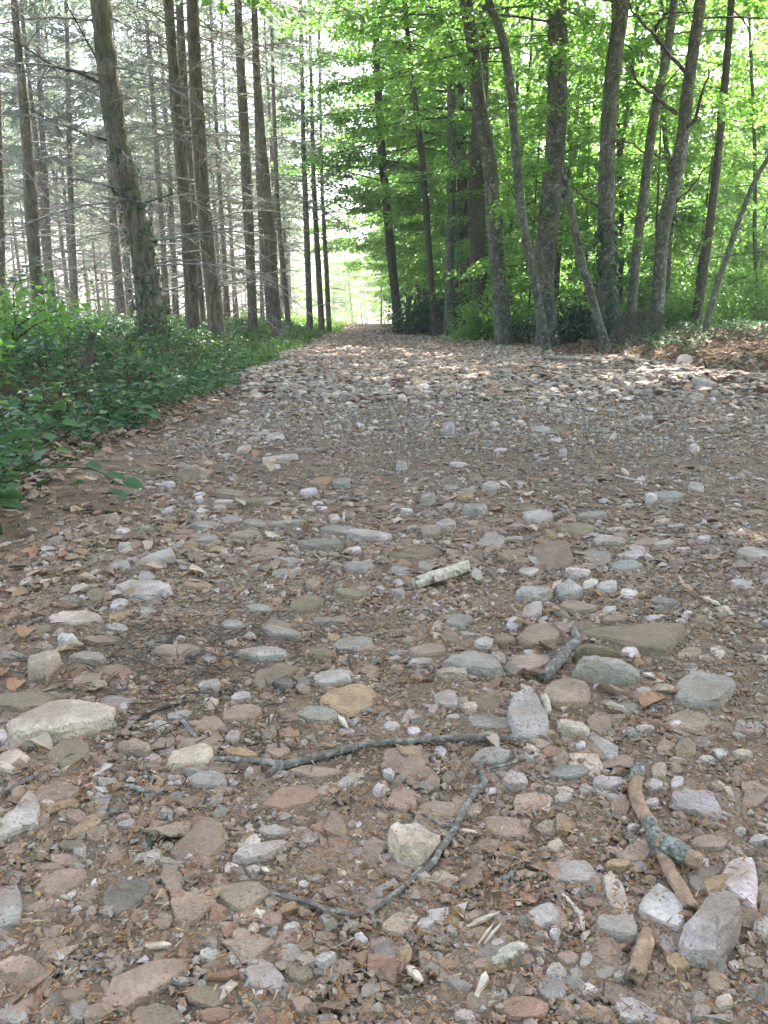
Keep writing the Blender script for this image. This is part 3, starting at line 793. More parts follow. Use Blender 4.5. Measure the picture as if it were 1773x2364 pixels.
def path_at(P, R, z):
    zz = np.array([p[2] for p in P])
    o = np.argsort(zz)
    PP = np.array([tuple(p) for p in P])[o]
    return np.array([np.interp(z, zz[o], PP[:, k]) for k in range(3)]), float(np.interp(z, zz[o], np.asarray(R)[o]))

def trunk_mesh(P, R, mats, sides=14, n=40, rough=.045):
    Q, RR = resample(P, R, n)
    RR = RR * (1 + .05 * np.sin(np.arange(n) * 1.7) * rng.uniform(.2, 1))
    V, F = tube(Q, RR, sides, rough)
    return MB().add(V, F).mesh('trunk', mats, True)

def local(P, o):
    return [Vector(p) - Vector(o) for p in P]

# ---- bare dead branches of the spruces
def dead_branch_arrays(seed, length=1.8, thick=.017, twigs=18):
    r = np.random.default_rng(seed)
    mb = []
    n = 7
    t = np.linspace(0, 1, n)
    droop = r.uniform(-.05, .5); side = r.uniform(-.25, .25)
    rise = r.uniform(-.1, .3)
    P = np.stack([length * t, side * length * t ** 2 + np.cumsum(r.normal(0, .015, n)), rise * length * t - droop * length * t ** 2 + np.cumsum(r.normal(0, .015, n))], 1)
    R = thick * (1 - .78 * t)
    mb.append(tube(P, R, 4, 0, False))
    for k in range(twigs):
        f = r.uniform(.18, .97); i = f * (n - 1); a = P[int(i)] + (P[min(int(i) + 1, n - 1)] - P[int(i)]) * (i % 1)
        L = length * r.uniform(.12, .42) * (1.15 - f)
        ang = r.choice([-1, 1]) * r.uniform(.5, 1.2)
        d = np.array((math.cos(ang), math.sin(ang), r.uniform(-.5, .25)))
        q = np.stack([a, a + d * L * .5, a + d * L + np.array((0, 0, -.25 * L * r.random()))])
        mb.append(tube(q, [thick * .36, thick * .28, thick * .14], 3, 0, False))
    return mb

BRANCHES = []
for s in range(9):
    mb = MB()
    for V, F in dead_branch_arrays(300 + s, random.uniform(1.5, 2.3)): mb.add(V, F)
    BRANCHES.append(mb.mesh('branch', [M_TWIG], True))

def needle_arrays(origin, az, L, rise, nn, r, size=.2):
    """short needled twigs hanging from one bough."""
    f = r.uniform(.1, 1, nn)
    d = np.array((math.cos(az), math.sin(az), 0)); s = np.array((-d[1], d[0], 0))
    sp = (1.05 - f) * .42 * L * r.uniform(-1, 1, nn)
    pos = origin + d * (L * f)[:, None] + s * sp[:, None]
    pos[:, 2] += rise * L * f - .28 * L * f ** 2 - np.abs(sp) * .25
    dd = d * r.uniform(.2, 1, nn)[:, None] + s * (np.sign(sp) * r.uniform(.2, 1.0, nn))[:, None] + np.array((0, 0, 1.0)) * r.uniform(-.8, .15, nn)[:, None]
    nr = unit(r.normal(0, 1, (nn, 3)) + np.array((0, 0, .6)))
    ln = size * r.uniform(.6, 1.4, nn)
    return leaf_arrays(pos, dd, nr, ln, ln * r.uniform(.13, .24, nn), .1)

def pine_crown(P, R, z0, z1, boughs, Lmax, per, seed, size=.2, base=None):
    r = np.random.default_rng(seed)
    mb = MB()
    for k in range(boughs):
        z = z0 + (z1 - z0) * r.random() ** 1.1
        p, rr = path_at(P, R, z)
        L = Lmax * (1.05 - (z - z0) / (z1 - z0)) * r.uniform(.55, 1.1) + .25
        if z < z0 + .3 * (z1 - z0): L *= r.uniform(.6, 1)
        az = r.uniform(0, 6.283); rise = r.uniform(-.1, .3)
        nn = int(per * L / Lmax) + 10
        V, F = needle_arrays(p, az, L, rise, nn, r, size)
        mb.add(V, F, 0, None, np.repeat(r.beta(2, 2, nn), 2))
        t = np.linspace(0, 1, 4)
        q = p + np.stack([np.cos(az) * L * t, np.sin(az) * L * t, rise * L * t - .28 * L * t ** 2], 1)
        V, F = tube(q, .016 * (1 - .75 * t), 3, 0, False)
        mb.add(V, F, 1)
    return mb.mesh('crown', [M_NEEDLE, M_TWIG])

def ivy_mesh(P, R, z0, z1, n, seed, size=.06, name='ivy'):
    r = np.random.default_rng(seed)
    z = z0 + (z1 - z0) * r.random(n) ** 1.6
    pos, nr, d = [], [], []
    for zz in z:
        p, rr = path_at(P, R, zz)
        a = r.uniform(0, 6.283)
        o = np.array((math.cos(a), math.sin(a), 0))
        pos.append(p + o * (rr + r.uniform(.0, .07))); nr.append(o + np.array((0, 0, .4)) + r.normal(0, .35, 3)); d.append(np.array((-o[1] * r.uniform(-1, 1), o[0] * r.uniform(-1, 1), -1)))
    ln = size * r.uniform(.6, 1.3, n)
    V, F = leaf_arrays(np.array(pos), np.array(d), unit(np.array(nr)), ln, ln * .85, .1)
    return MB().add(V, F, 0, None, np.repeat(r.random(n), 2)).mesh(name, [M_IVY])

SPRUCES = [
 # points (x, y, width), depth, label, number of branches, trunk top
 ([(660,1410,105),(600,1000,90),(545,780,85),(490,480,82),(455,200,76),(435,0,70)], 11, 'thick leaning spruce with ivy at its foot, nearest on the left bank', 26),
 ([(835,1390,58),(810,950,52),(770,500,45),(735,0,36)], 15, 'straight spruce right of the leaning ivy clad one', 30),
 ([(935,1400,68),(880,850,56),(850,300,50),(838,0,44)], 14.5, 'stout reddish spruce third from the leaning one towards the track', 30),
 ([(868,1385,42),(830,900,38),(790,300,33),(775,0,30)], 18, 'thin spruce half hidden between the straight and the stout spruces', 24),
 ([(1092,1400,40),(1060,750,42),(1035,300,36),(1020,0,30)], 18, 'slim dark spruce with a clean trunk, left of the bright track end', 24),
 ([(1195,1415,46),(1150,850,44),(1122,500,36),(1108,250,28),(1100,0,24)], 18, 'spruce with a slightly curved trunk beside the slim dark one', 24),
 ([(170,1350,50),(140,950,54),(112,500,40),(82,200,30),(65,0,26)], 16, 'reddish spruce standing behind the bushes at the left', 26),
 ([(1340,1440,26),(1320,900,24),(1312,700,20),(1305,400,16)], 26, 'dark thin spruce first of the trio beside the track verge', 12),
 ([(1390,1430,25),(1360,900,22),(1352,700,18),(1345,400,14)], 27, 'dark thin spruce in the middle of the trio beside the track verge', 12),
 ([(1422,1425,20),(1400,1000,18),(1390,800,14),(1382,400,11)], 29, 'mossy golden thin spruce last of the trio beside the track verge', 10),
 ([(528,1375,40),(490,950,34),(480,600,28),(470,0,20)], 21, 'thin spruce seen just left of the leaning ivy clad trunk', 18),
 ([(1245,1410,22),(1205,950,20),(1190,600,16),(1180,200,12)], 25, 'slender spruce close behind the curved trunk', 12),
 ([(1165,1385,26),(1125,900,24),(1112,500,20),(1105,100,14)], 22, 'slender spruce between the slim dark one and the curved one', 14),
 ([(5,1330,40),(-5,900,36),(-20,400,30),(-30,0,24)], 17, 'dark spruce trunk cut by the left picture edge', 16),
 ([(330,1380,26),(310,950,24),(300,500,20),(292,100,15)], 26, 'slender pale spruce between reddish spruce and leaning trunk', 14),
 ([(215,1330,26),(205,950,24),(180,500,20),(165,100,15)], 27, 'slender spruce just right of the reddish one', 14),
]
for k, (pts, dep, lab, nbr) in enumerate(SPRUCES):
    P, R = trunk_from_pixels(pts, dep, zA, rng.uniform(-.03, .03), random.uniform(15, 18))
    o = (P[1].x, P[1].y, P[1].z)
    root = empty('spruce_tree', o, lab, 'spruce tree')
    PL = local(P, o)
    part('trunk', trunk_mesh(PL, R, [M_PINE], 14 if k < 7 else 9), root)
    for b in range(int(nbr * 1.5)):
        z = rng.uniform(.5, min(7.5, dep * .4 + 1.2))
        p, rr = path_at(PL, R, z)
        az = rng.uniform(0, 6.283)
        if abs(math.cos(az)) < .3: az += .8
        s = rng.uniform(.45, 1.05) * (1 if k < 7 else .85)
        part('branch', BRANCHES[int(rng.integers(len(BRANCHES)))], root, tuple(p), (0, rng.uniform(-.25, .25), az), (s, s, s))
    part('crown', pine_crown(PL, R, 3.6 if k in (7, 8, 9) else rng.uniform(5.6, 7.0), PL[-1].z - .2, 30, 2.4, 110, 700 + k), root)
    if k == 0:
        part('ivy', ivy_mesh(PL, R, -.1, 2.3, 600, 77), root)
        # the long branches that reach over the left bank, through the picture's upper left corner
        for pl, th in (([(428,355),(330,310),(240,290),(100,200),(-20,140)], .022), ([(460,605),(360,575),(250,530),(100,460),(-20,415)], .016), ([(420,260),(350,130),(290,20),(270,-60)], .014),
                       ([(240,290),(290,400),(360,540),(392,660),(396,770)], .011), ([(560,860),(440,850),(380,815)], .012), ([(430,420),(300,340),(150,330),(-10,300)], .011),
                       ([(590,885),(680,860),(790,825)], .014), ([(500,390),(620,480),(760,560),(900,690)], .010), ([(520,560),(640,600),(760,700)], .010), ([(100,200),(60,60),(0,-40)], .009), ([(-20,640),(110,740),(200,850),(310,960)], .010)):
            dz = dep - rng.uniform(.2, .9) * np.linspace(.1, 1, len(pl))
            W = [at_depth(*zA(x, y), d) - Vector(o) for (x, y), d in zip(pl, dz)]
            Q = spline(W, 12); rr = th * (1 - .75 * np.linspace(0, 1, 12))
            mb = MB(); V, F = tube(Q, rr, 5, .06, False); mb.add(V, F)
            for j in range(9):
                i = int(rng.integers(2, 11)); dd = unit(rng.normal(0, 1, 3) + np.array((0, 0, -.5))); Lt = rng.uniform(.15, .5)
                V, F = tube(np.stack([Q[i], Q[i] + dd * Lt * .5, Q[i] + dd * Lt + np.array((0, 0, -.08))]), [th * .3, th * .22, th * .12], 3, 0, False); mb.add(V, F)
            part('branch', mb.mesh('branch', [M_DARKBARK if th > .012 else M_TWIG], True), root)

def proto_spruce(seed):
    r = np.random.default_rng(seed)
    Ht = 18.0
    zz = np.linspace(-.2, Ht, 8)
    P = [Vector((.06 * math.sin(z * .4 + seed), .06 * math.cos(z * .3 + seed), z)) for z in zz]
    R = np.interp(zz, [-.2, .3, Ht], [.14, .105, .012])
    mb = MB()
    for k in range(75):
        z = r.uniform(.6, 9.0); p, rr = path_at(P, R, z); az = r.uniform(0, 6.283); ca, sa = math.cos(az), math.sin(az)
        for V, F in dead_branch_arrays(seed * 91 + k, r.uniform(.8, 1.9), .014, 6):
            x = V[:, 0] * ca - V[:, 1] * sa; y = V[:, 0] * sa + V[:, 1] * ca
            mb.add(np.stack([x, y, V[:, 2]], 1) + p, F)
    return trunk_mesh(P, R, [M_PINE], 8, 16), mb.mesh('dead_wood', [M_TWIG], True), pine_crown(P, R, 5.2, Ht, 66, 2.5, 130, seed, .26)

SP = [proto_spruce(40 + i) for i in range(4)]
spots = []
FAR = []
def free(x, y, d):
    return all(math.hypot(x - a, y - b) > d for a, b in spots)
def far_spruce(x, y, lab, grp):
    tr, dw, cr = SP[int(rng.integers(len(SP)))]
    root = empty('spruce_tree', (x, y, Hs(x, y)), lab, 'spruce tree', grp, rng.uniform(0, 6.28))
    FAR.append((root, 'slim plantation spruce' if y < 50 else 'distant hazy spruce'))
    s = rng.uniform(.85, 1.12); root.scale = (s, s, s * rng.uniform(.95, 1.1))
    part('trunk', tr, root); part('crown', cr, root)
    part('dead_wood', dw, root, kind='stuff')
tries = 0; n1 = n2 = 0
while (n1 < 36 or n2 < 64) and tries < 12000:
    tries += 1
    if n1 < 36: y = rng.uniform(26, 50)
    else: y = rng.uniform(50, 110)
    x = rng.uniform(-.56 * y - 2, float(road_left(y)) - 1.3 - (0 if y < 60 else 2.0))
    if -.115 * y < x - .0 and y > 26: continue            # the clearing beside the track stays open
    if not free(x, y, 1.9): continue
    spots.append((x, y))
    if y < 50: far_spruce(x, y, 'slim bare spruce trunk among many in the bright plantation', 'spruces in the plantation'); n1 += 1
    else: far_spruce(x, y, 'thin distant spruce in the bright depth of the plantation', 'distant spruces of the plantation'); n2 += 1

# the grey web of dead twigs deep in the plantation, which nobody could count
r = np.random.default_rng(58)
N = 11000
y = 23 + 80 * r.random(N) ** .8; x = -.13 * y - 1.2 - (.46 * y + 1) * r.random(N)
z = .3 + 8.5 * r.random(N)
a = r.uniform(0, 6.283, N); ln = r.uniform(.5, 1.5, N)
V, F = leaf_arrays(np.stack([x, y, H(x, y) + z], 1), np.stack([np.cos(a), np.sin(a), r.normal(-.05, .28, N)], 1), unit(r.normal(0, 1, (N, 3))), ln, .010 + .0004 * y, .3)
tag(thing('dead_twigs', MB().add(V, F, 0).mesh('dead_twigs', [M_TWIG]), 'grey web of dead twigs deep in the spruce plantation', None), kind='stuff')

# ---- broadleaved trees
def broad_crown(P, R, z0, z1, nb, Lmax, seed, leaf=.09, per=22, spm=4.5, toward=None, name='crown', rise=(-.1, .35), mats=None, low_short=True):
    r = np.random.default_rng(seed)
    mb = MB()
    pos, dr, nr = [], [], []
    for k in range(nb):
        z = z0 + (z1 - z0) * (k + r.random()) / nb
        p, rr = path_at(P, R, z)
        f = (z - z0) / (z1 - z0)
        L = Lmax * r.uniform(.55, 1.1) * (1.0 - .75 * max(0, f - .35) / .65) * ((.55 + .45 * min(1, f / .2)) if low_short else 1)
        az = r.uniform(0, 6.283) if toward is None or r.random() < .35 else toward + r.normal(0, .7)
        rs = r.uniform(*rise)
        n = 6; t = np.linspace(0, 1, n)
        bend = r.uniform(-.3, .3)
        q = p + np.stack([np.cos(az + bend * t) * L * t, np.sin(az + bend * t) * L * t, rs * L * t - .16 * L * t ** 2 + np.cumsum(r.normal(0, .02 * L / 3, n))], 1)
        V, F = tube(q, np.maximum(.0075 * L * (1 - .8 * t), .004), 4, 0, False); mb.add(V, F, 1)
        ns = max(3, int(L * spm))
        for j in range(ns):
            ff = r.uniform(.22, 1); i = min(int(ff * (n - 1)), n - 2); a = q[i] + (q[i + 1] - q[i]) * (ff * (n - 1) - i)
            a2 = az + r.choice([-1, 1]) * r.uniform(.2, 1.25); sl = r.uniform(.35, .8) * min(1, .4 + L * .2) * (leaf / .09) ** .5
            d = np.array((math.cos(a2), math.sin(a2), r.uniform(-.25, .15)))
            s = np.array((-d[1], d[0], 0))
            m = per
            u = r.uniform(.05, 1, m); w = r.uniform(-1, 1, m) * .30 * sl * (1.1 - .6 * u)
            pp = a + d * (u * sl)[:, None] + s * w[:, None] + np.array((0, 0, 1)) * (r.normal(0, .06, m) - .16 * u ** 2 * sl)[:, None]
            pos.append(pp)
            dr.append(d * r.uniform(.3, 1, m)[:, None] + s * (np.sign(w) * r.uniform(.2, 1.1, m))[:, None] + np.array((0, 0, 1)) * r.uniform(-.5, .1, m)[:, None])
            nr.append(np.array((0, 0, 1)) + r.normal(0, .85, (m, 3)))
            if sl > .3:
                V, F = tube(np.stack([a, a + d * sl * .9]), [.004, .002], 3, 0, False); mb.add(V, F, 1)
    pos = np.concatenate(pos); N = len(pos)
    ln = leaf * r.uniform(.6, 1.3, N)
    V, F = leaf_arrays(pos, np.concatenate(dr), unit(np.concatenate(nr)), ln, ln * r.uniform(.55, .78, N))
    mb.add(V, F, 0, None, np.repeat(r.beta(1.6, 1.6, N), 2))
    return mb.mesh(name, mats or [M_LEAF, M_DARKBARK])

BROAD = [
 # points, depth, bark, label, crown base, crown top, boughs, bough length, direction of the crown
 ([(700,1385,88),(690,1200,84),(715,900,84),(740,640,80),(750,300,76),(752,0,74)], 16.0, 0, 'thickest straight grey trunk speckled with lichen, right of the track', 5.2, 17, 30, 5.0, 3.3),
 ([(962,1420,90),(958,1100,66),(955,850,64),(962,550,60),(985,280,60),(1020,0,60)], 15.0, 1, 'dark trunk with ivy round its foot beside the stump', 5.4, 16, 28, 5.0, 3.6),
 ([(1180,1330,52),(1205,1000,52),(1250,800,56),(1290,570,52),(1318,330,46),(1365,0,44)], 15.5, 0, 'lichen covered trunk behind the stump with crooked bare limbs', 3.6, 14, 22, 3.6, 2.6),
 ([(665,1310,36),(630,1120,36),(590,900,36),(560,560,34),(545,380,34),(515,190,32),(480,80,30),(450,0,28)], 14.5, 0, 'slender pale trunk leaning left beside the thickest trunk', 4.6, 13, 22, 3.4, 3.0),
 ([(510,1395,74),(490,1150,60),(470,900,58),(452,680,58),(405,430,56),(378,150,52),(350,0,50)], 17.0, 0, 'mottled grey trunk curving left above the dark bushes', 4.8, 16, 26, 4.6, 3.2),
 ([(410,1270,72),(400,900,68),(405,650,60),(425,300,52),(440,0,46)], 21.0, 2, 'broad dark trunk behind the mottled curving one', 5.5, 17, 22, 4.0, 3.1),
 ([(925,1385,34),(890,1260,34),(850,1130,32),(815,950,30),(785,800,30),(768,765,30)], 13.5, 0, 'broken off leaning snag between the thickest and the dark trunk', None, None, 0, 0, 0),
 ([(1068,1335,40),(1085,1100,38),(1112,880,38),(1160,500,36),(1210,260,34),(1245,0,32)], 17.0, 1, 'slim trunk leaning right just behind the stump', 4.2, 13, 20, 3.2, 1.5),
 ([(1345,1390,36),(1400,1000,34),(1440,650,30),(1468,350,28),(1495,0,26)], 17.0, 2, 'dark slim trunk rising right of the stump clearing', 3.8, 13, 20, 3.2, 1.0),
 ([(1395,1390,24),(1450,1200,24),(1510,1030,22),(1585,830,20),(1659,690,18),(1720,590,16)], 13.0, 0, 'thin pale sapling leaning far right towards the picture edge', 3.6, 8, 9, 2.0, .3),
 ([(208,1280,24),(188,1000,26),(168,730,26),(140,480,24),(115,280,20),(90,0,18)], 22.0, 2, 'thin dark trunk above the grey green holly bush', 3.0, 13, 20, 3.2, 3.2),
 ([(280,1230,36),(285,1000,38),(292,740,38),(290,400,34),(285,0,30)], 22.0, 0, 'pale mottled trunk between the thin dark one and the broad dark one', 4.5, 15, 20, 3.6, 3.4),
 ([(62,1405,38),(40,1200,38),(12,900,36),(-10,650,32),(-30,300,28),(-40,0,24)], 27.0, 2, 'dark leaning trunk beside the track end, left of the holly bush', 3.2, 14, 26, 4.2, 3.3),
 ([(352,1230,46),(345,900,44),(338,760,42),(330,400,38),(320,0,34)], 25.0, 2, 'dark straight trunk deep behind the pale mottled one', 4.5, 15, 20, 3.6, 3.2),
 ([(1215,1330,26),(1235,1000,24),(1255,850,22),(1215,600,20),(1205,300,18),(1200,0,16)], 19.0, 2, 'thin crooked trunk behind the lichen covered one', 3.4, 12, 18, 2.8, 2.0),
 ([(1610,1300,16),(1605,1000,16),(1610,700,14),(1600,300,12),(1590,0,10)], 19.0, 2, 'very thin upright sapling near the right picture edge', 2.6, 9, 16, 2.2, 2.4),
 ([(745,1230,24),(760,1000,22),(770,900,20),(780,500,18),(790,0,16)], 20.0, 2, 'thin dark trunk half hidden behind the thickest trunk', 3.6, 13, 18, 2.8, 2.0),
 ([(1020,1330,22),(1030,1000,20),(1025,700,20),(1010,400,18),(1000,0,14)], 20.0, 2, 'thin dark trunk close behind the ivy footed one', 3.4, 12, 18, 2.8, 1.5),
]
BM = [M_BEECH, M_BEECH, M_DARKBARK]
for k, (pts, dep, bk, lab, c0, c1, nbg, bl, tw) in enumerate(BROAD):
    snag = c0 is None
    P, R = trunk_from_pixels(pts, dep, zB, rng.uniform(-.02, .03), 0 if snag else (c1 + .5))
    o = (P[1].x, P[1].y, P[1].z)
    spots.append((o[0], o[1]))
    root = empty('dead_tree' if snag else 'broadleaf_tree', o, lab, 'dead tree' if snag else 'tree')
    PL = local(P, o)
    part('trunk', trunk_mesh(PL, R, [BM[bk]], 14 if k < 9 else 9), root)
    limbs = {2: ([(1310,320),(1245,250),(1165,150),(1110,90),(1055,30)], [(1262,490),(1190,430),(1110,370),(1070,285)], [(1252,690),(1150,665),(1060,615),(995,605)], [(1165,140),(1190,90),(1225,62)],
                 [(1290,570),(1340,520),(1370,420),(1400,300)], [(1240,900),(1330,800),(1420,680)]),
             4: ([(392,475),(340,472),(280,455)], [(400,640),(330,690),(250,735)]), 5: ([(305,210),(200,215),(100,205),(-30,180)], [(250,45),(120,60),(40,90),(-40,150)], [(220,600),(120,640),(30,720),(-60,760)]),
             0: ([(716,2),(660,22),(590,28)],), 1: ([(935,900),(860,850),(810,800)], [(990,610),(1040,640)]), 8: ([(1400,1000),(1340,1100),(1290,1180)],), 6: ([(830,1000),(870,1080)],)}.get(k, ())
    for pl in limbs:
        th = .040 if k == 2 and pl[0][1] < 600 else .022
        W = [at_depth(*zB(x, y), dep - .25 * i) - Vector(o) for i, (x, y) in enumerate(pl)]
        Q = spline(W, 12)
        Q[2:] += rng.normal(0, .02, (10, 3))
        mb = MB(); V, F = tube(Q, th * (1 - .6 * np.linspace(0, 1, 12)), 6, .07); mb.add(V, F)
        for j in range(4):
            i = int(rng.integers(4, 12)); dd = unit(rng.normal(0, 1, 3) + np.array((0, 0, .3))); Lt = rng.uniform(.2, .7)
            V, F = tube(np.stack([Q[i], Q[i] + dd * Lt * .5, Q[i] + dd * Lt]), [th * .3, th * .22, th * .1], 4, 0, False); mb.add(V, F)
        part('branch', mb.mesh('branch', [M_DARKBARK], True), root)
    if not snag:
        part('crown', broad_crown(PL, R, c0, c1, 42 if k < 2 else nbg, bl, 800 + k, .14 if k < 2 else .10, 22, 4.4, tw), root)
    if k == 1:
        part('ivy', ivy_mesh(PL, R, -.1, 2.0, 1100, 78, .07), root)
    if k == 0:
        part('moss', ivy_mesh(PL, R, -.1, .35, 160, 79, .05, 'moss'), root, kind='stuff')

def proto_broad(seed, Ht, z0, rad_, leaf, nb, spm, per, tr, bark):
    zz = np.linspace(-.2, Ht, 9); r = np.random.default_rng(seed)
    a, b = r.uniform(0, 6, 2)
    P = [Vector((.05 * Ht * .3 * math.sin(z * .45 + a), .05 * Ht * .3 * math.cos(z * .37 + b), z)) for z in zz]
    P = [p - Vector((P[0].x, P[0].y, 0)) for p in P]
    R = np.interp(zz, [-.2, .3, Ht], [tr * 1.25, tr, tr * .12])
    return trunk_mesh(P, R, [bark], 8, 18), broad_crown(P, R, z0, Ht, nb, rad_, seed, leaf, per, spm)
PB = {'sapling': [proto_broad(60 + i, 6.5, .4, 2.0, .10, 36, 5.0, 26, .032, M_DARKBARK) for i in range(3)],
      'pole': [proto_broad(70 + i, 13, 1.6, 3.0, .12, 44, 4.4, 28, .085, M_BEECH) for i in range(3)],
      'tall': [proto_broad(80 + i, 18, 4.0, 4.2, .14, 46, 4.2, 28, .17, M_BEECH) for i in range(2)]}
WORDS = {'saplings under the broadleaved trees': 'leafy sapling', 'leafy trees along the far track edge': 'leafy track edge tree', 'slim trees in the broadleaved wood': 'slim green tree',
         'tall trees in the broadleaved wood': 'tall deep wood tree', 'far trees of the broadleaved wood': 'far green tree', 'far trees over the track end': 'far pale tree', 'saplings at the far track edge': 'far leafy sapling'}
def far_broad(kind, x, y, lab, grp, s=1.0, cat='tree'):
    tr, cr = PB[kind][int(rng.integers(len(PB[kind])))]
    root = empty({'sapling': 'sapling', 'pole': 'broadleaf_tree', 'tall': 'broadleaf_tree'}[kind], (x, y, Hs(x, y)), lab, cat, grp, rng.uniform(0, 6.28))
    FAR.append((root, WORDS[grp]))
    s *= rng.uniform(.85, 1.15); root.scale = (s, s, s * rng.uniform(.9, 1.1))
    root.rotation_euler = (rng.normal(0, .03), rng.normal(0, .03), root.rotation_euler[2])
    part('trunk', tr, root); part('crown', cr, root)

def fill(n, kind, y0, y1, xlo, xhi, gap, lab, grp, s=1.0):
    c = 0; t = 0
    while c < n and t < 4000:
        t += 1
        y = y0 + (y1 - y0) * rng.random() ** .8; x = rng.uniform(xlo(y), xhi(y))
        if not free(x, y, gap): continue
        spots.append((x, y)); far_broad(kind, x, y, lab, grp, s); c += 1
edge = lambda y: float(road_right(y)) + (1.2 if y < 24 else 1.6)
for kd, x, y in (('sapling', 3.1, 18.6), ('sapling', 2.75, 21.0), ('sapling', 3.3, 16.9), ('pole', 3.0, 22.6), ('sapling', 4.3, 18.2), ('pole', 4.9, 19.6), ('sapling', 2.2, 24.0), ('sapling', 5.9, 18.4)):
    spots.append((x, y)); far_broad(kd, x + .3, y, 'leafy green sapling growing between the trunks of the wood', 'saplings under the broadleaved trees', 1.0)
fill(48, 'sapling', 18.0, 42, edge, lambda y: .56 * y + 1.5, 1.0, 'leafy green sapling growing between the trunks of the wood', 'saplings under the broadleaved trees')
fill(14, 'pole', 23, 62, lambda y: float(road_right(y)) + .7, lambda y: float(road_right(y)) + 2.6, 1.6, 'leafy tree of the wood leaning out over the track edge', 'leafy trees along the far track edge')
for x, y in ((2.5, 26), (1.9, 29.5), (2.2, 33), (1.3, 36.5), (1.7, 40), (.9, 44), (1.1, 49), (.4, 54), (.3, 60), (-.6, 67), (3.4, 24.5)):
    spots.append((x, y)); far_broad('pole', x + .35, y, 'leafy tree of the wood leaning out over the track edge', 'leafy trees along the far track edge')
fill(19, 'pole', 20, 46, edge, lambda y: .58 * y + 1.5, 1.5, 'slim broadleaved tree in the green depth of the wood', 'slim trees in the broadleaved wood')
fill(4, 'tall', 27, 55, lambda y: edge(y) + 1.0, lambda y: .6 * y + 2, 2.2, 'tall broadleaved tree rising deep in the wood', 'tall trees in the broadleaved wood')
fill(20, 'pole', 46, 90, lambda y: edge(y) + .6, lambda y: .58 * y + 2, 2.0, 'far broadleaved tree lost in the green background', 'far trees of the broadleaved wood', 1.15)
fill(26, 'pole', 98, 140, lambda y: -.16 * y, lambda y: .03 * y, 2.2, 'far broadleaved tree closing the view over the track end', 'far trees over the track end', 1.0)
fill(7, 'sapling', 62, 86, lambda y: float(road_right(y)) + .8, lambda y: float(road_right(y)) + 4, 1.5, 'leafy sapling at the far edge of the track', 'saplings at the far track edge', 1.2)

# the far side of the wood, a mass of leaves nobody could count
r = np.random.default_rng(55)
N = 60000
y = r.uniform(50, 80, N); x = float(road_right(50)) + 2 + (.62 * y + 2) * r.random(N)
cl = np.sin(x * .9 + 1.3 * np.sin(y * .4)) + np.sin(x * .37 + 2) + .8 * np.sin(y * .7)
zt = 11 + 3.2 * cl + r.normal(0, 1, N)
z = np.clip(zt, 4, 19) * r.random(N) ** .9
V, F = leaf_arrays(np.stack([x, y, H(x, y) + z], 1), unit(r.normal(0, 1, (N, 3))), unit(r.normal(0, 1, (N, 3)) + np.array((0, 0, .6))), r.uniform(.22, .42, N), r.uniform(.15, .26, N))
tag(thing('distant_foliage', MB().add(V, F, 0, None, np.repeat(r.random(N), 2)).mesh('distant_foliage', [M_LEAF]), 'far leafy depth of the broadleaved wood', None), kind='stuff')

# trees right beside the camera whose crowns roof the track and shade it
def shade_tree(x, y, Ht, z0, L, seed, tw, lab, nb=60, leaf=.17):
    zz = np.linspace(-.2, Ht, 9)
    P = [Vector((.12 * math.sin(z * .3 + seed), .1 * math.cos(z * .3), z)) for z in zz]
    R = np.interp(zz, [-.2, .3, Ht], [.24, .19, .03]) * (.6 if y > 20 else 1)
    root = empty('broadleaf_tree', (x, y, Hs(x, y)), lab, 'tree')
    part('trunk', trunk_mesh(P, R, [M_BEECH], 10, 18), root)
    part('crown', broad_crown(P, R, z0, Ht, nb, L, seed, leaf, 30, 5.2, tw, low_short=False), root)
shade_tree(6.3, 9.3, 15, 5.9, 7.6, 31, 3.3, 'leafy tree whose low boughs hang into the upper right corner')
shade_tree(5.4, 4.5, 15, 5.0, 6.0, 32, 2.9, 'tree beside the track, its crown roofing the near stones')
shade_tree(9.4, 13.5, 17, 5.5, 6.0, 33, 3.4, 'tree at the right edge of view, its crown high over the litter', 24)
shade_tree(3.0, 24.8, 15, 4.3, 6.4, 39, 3.1, 'leafy tree behind the holly bush reaching out over the track', 40, .105)
shade_tree(2.4, 28.8, 15, 3.8, 6.2, 40, 3.15, 'leafy tree past the holly bush with boughs across the track', 36, .11)
shade_tree(1.75, 33.5, 14, 2.6, 4.6, 37, 3.1, 'leaning leafy tree whose boughs reach across the far track', 40, .12)
shade_tree(1.3, 43.0, 15, 2.8, 5.0, 38, 3.1, 'farther leafy tree whose boughs reach across the track end', 40, .13)
shade_tree(-4.6, 7.4, 14, 7.0, 6.5, 35, .2, 'tree on the left bank, its crown high over the track')
shade_tree(-6.3, 11.0, 16, 7.5, 6.0, 36, .1, 'tall tree beyond the left picture edge, its crown over the bank')

# leaf mass added for the unseen wood behind, keeping low sky off the stones
r = np.random.default_rng(57)
N = 24000
a = r.uniform(-.15, math.pi + .15, N); rd = r.uniform(7.5, 13, N)
x = np.cos(a) * rd * 1.1; y = -1.0 - np.sin(a) * rd
z = 12.5 * r.random(N) ** .9
V, F = leaf_arrays(np.stack([x, y, H(x, y) + z], 1), unit(r.normal(0, 1, (N, 3))), unit(r.normal(0, 1, (N, 3)) + np.array((0, 0, .5))), r.uniform(.2, .36, N), r.uniform(.14, .24, N))
tag(thing('leaf_mass_behind', MB().add(V, F, 0, None, np.repeat(r.random(N), 2)).mesh('leaf_mass_behind', [M_LEAF]), 'leaf mass added for the unseen wood behind, holding back low sky', None), kind='stuff')

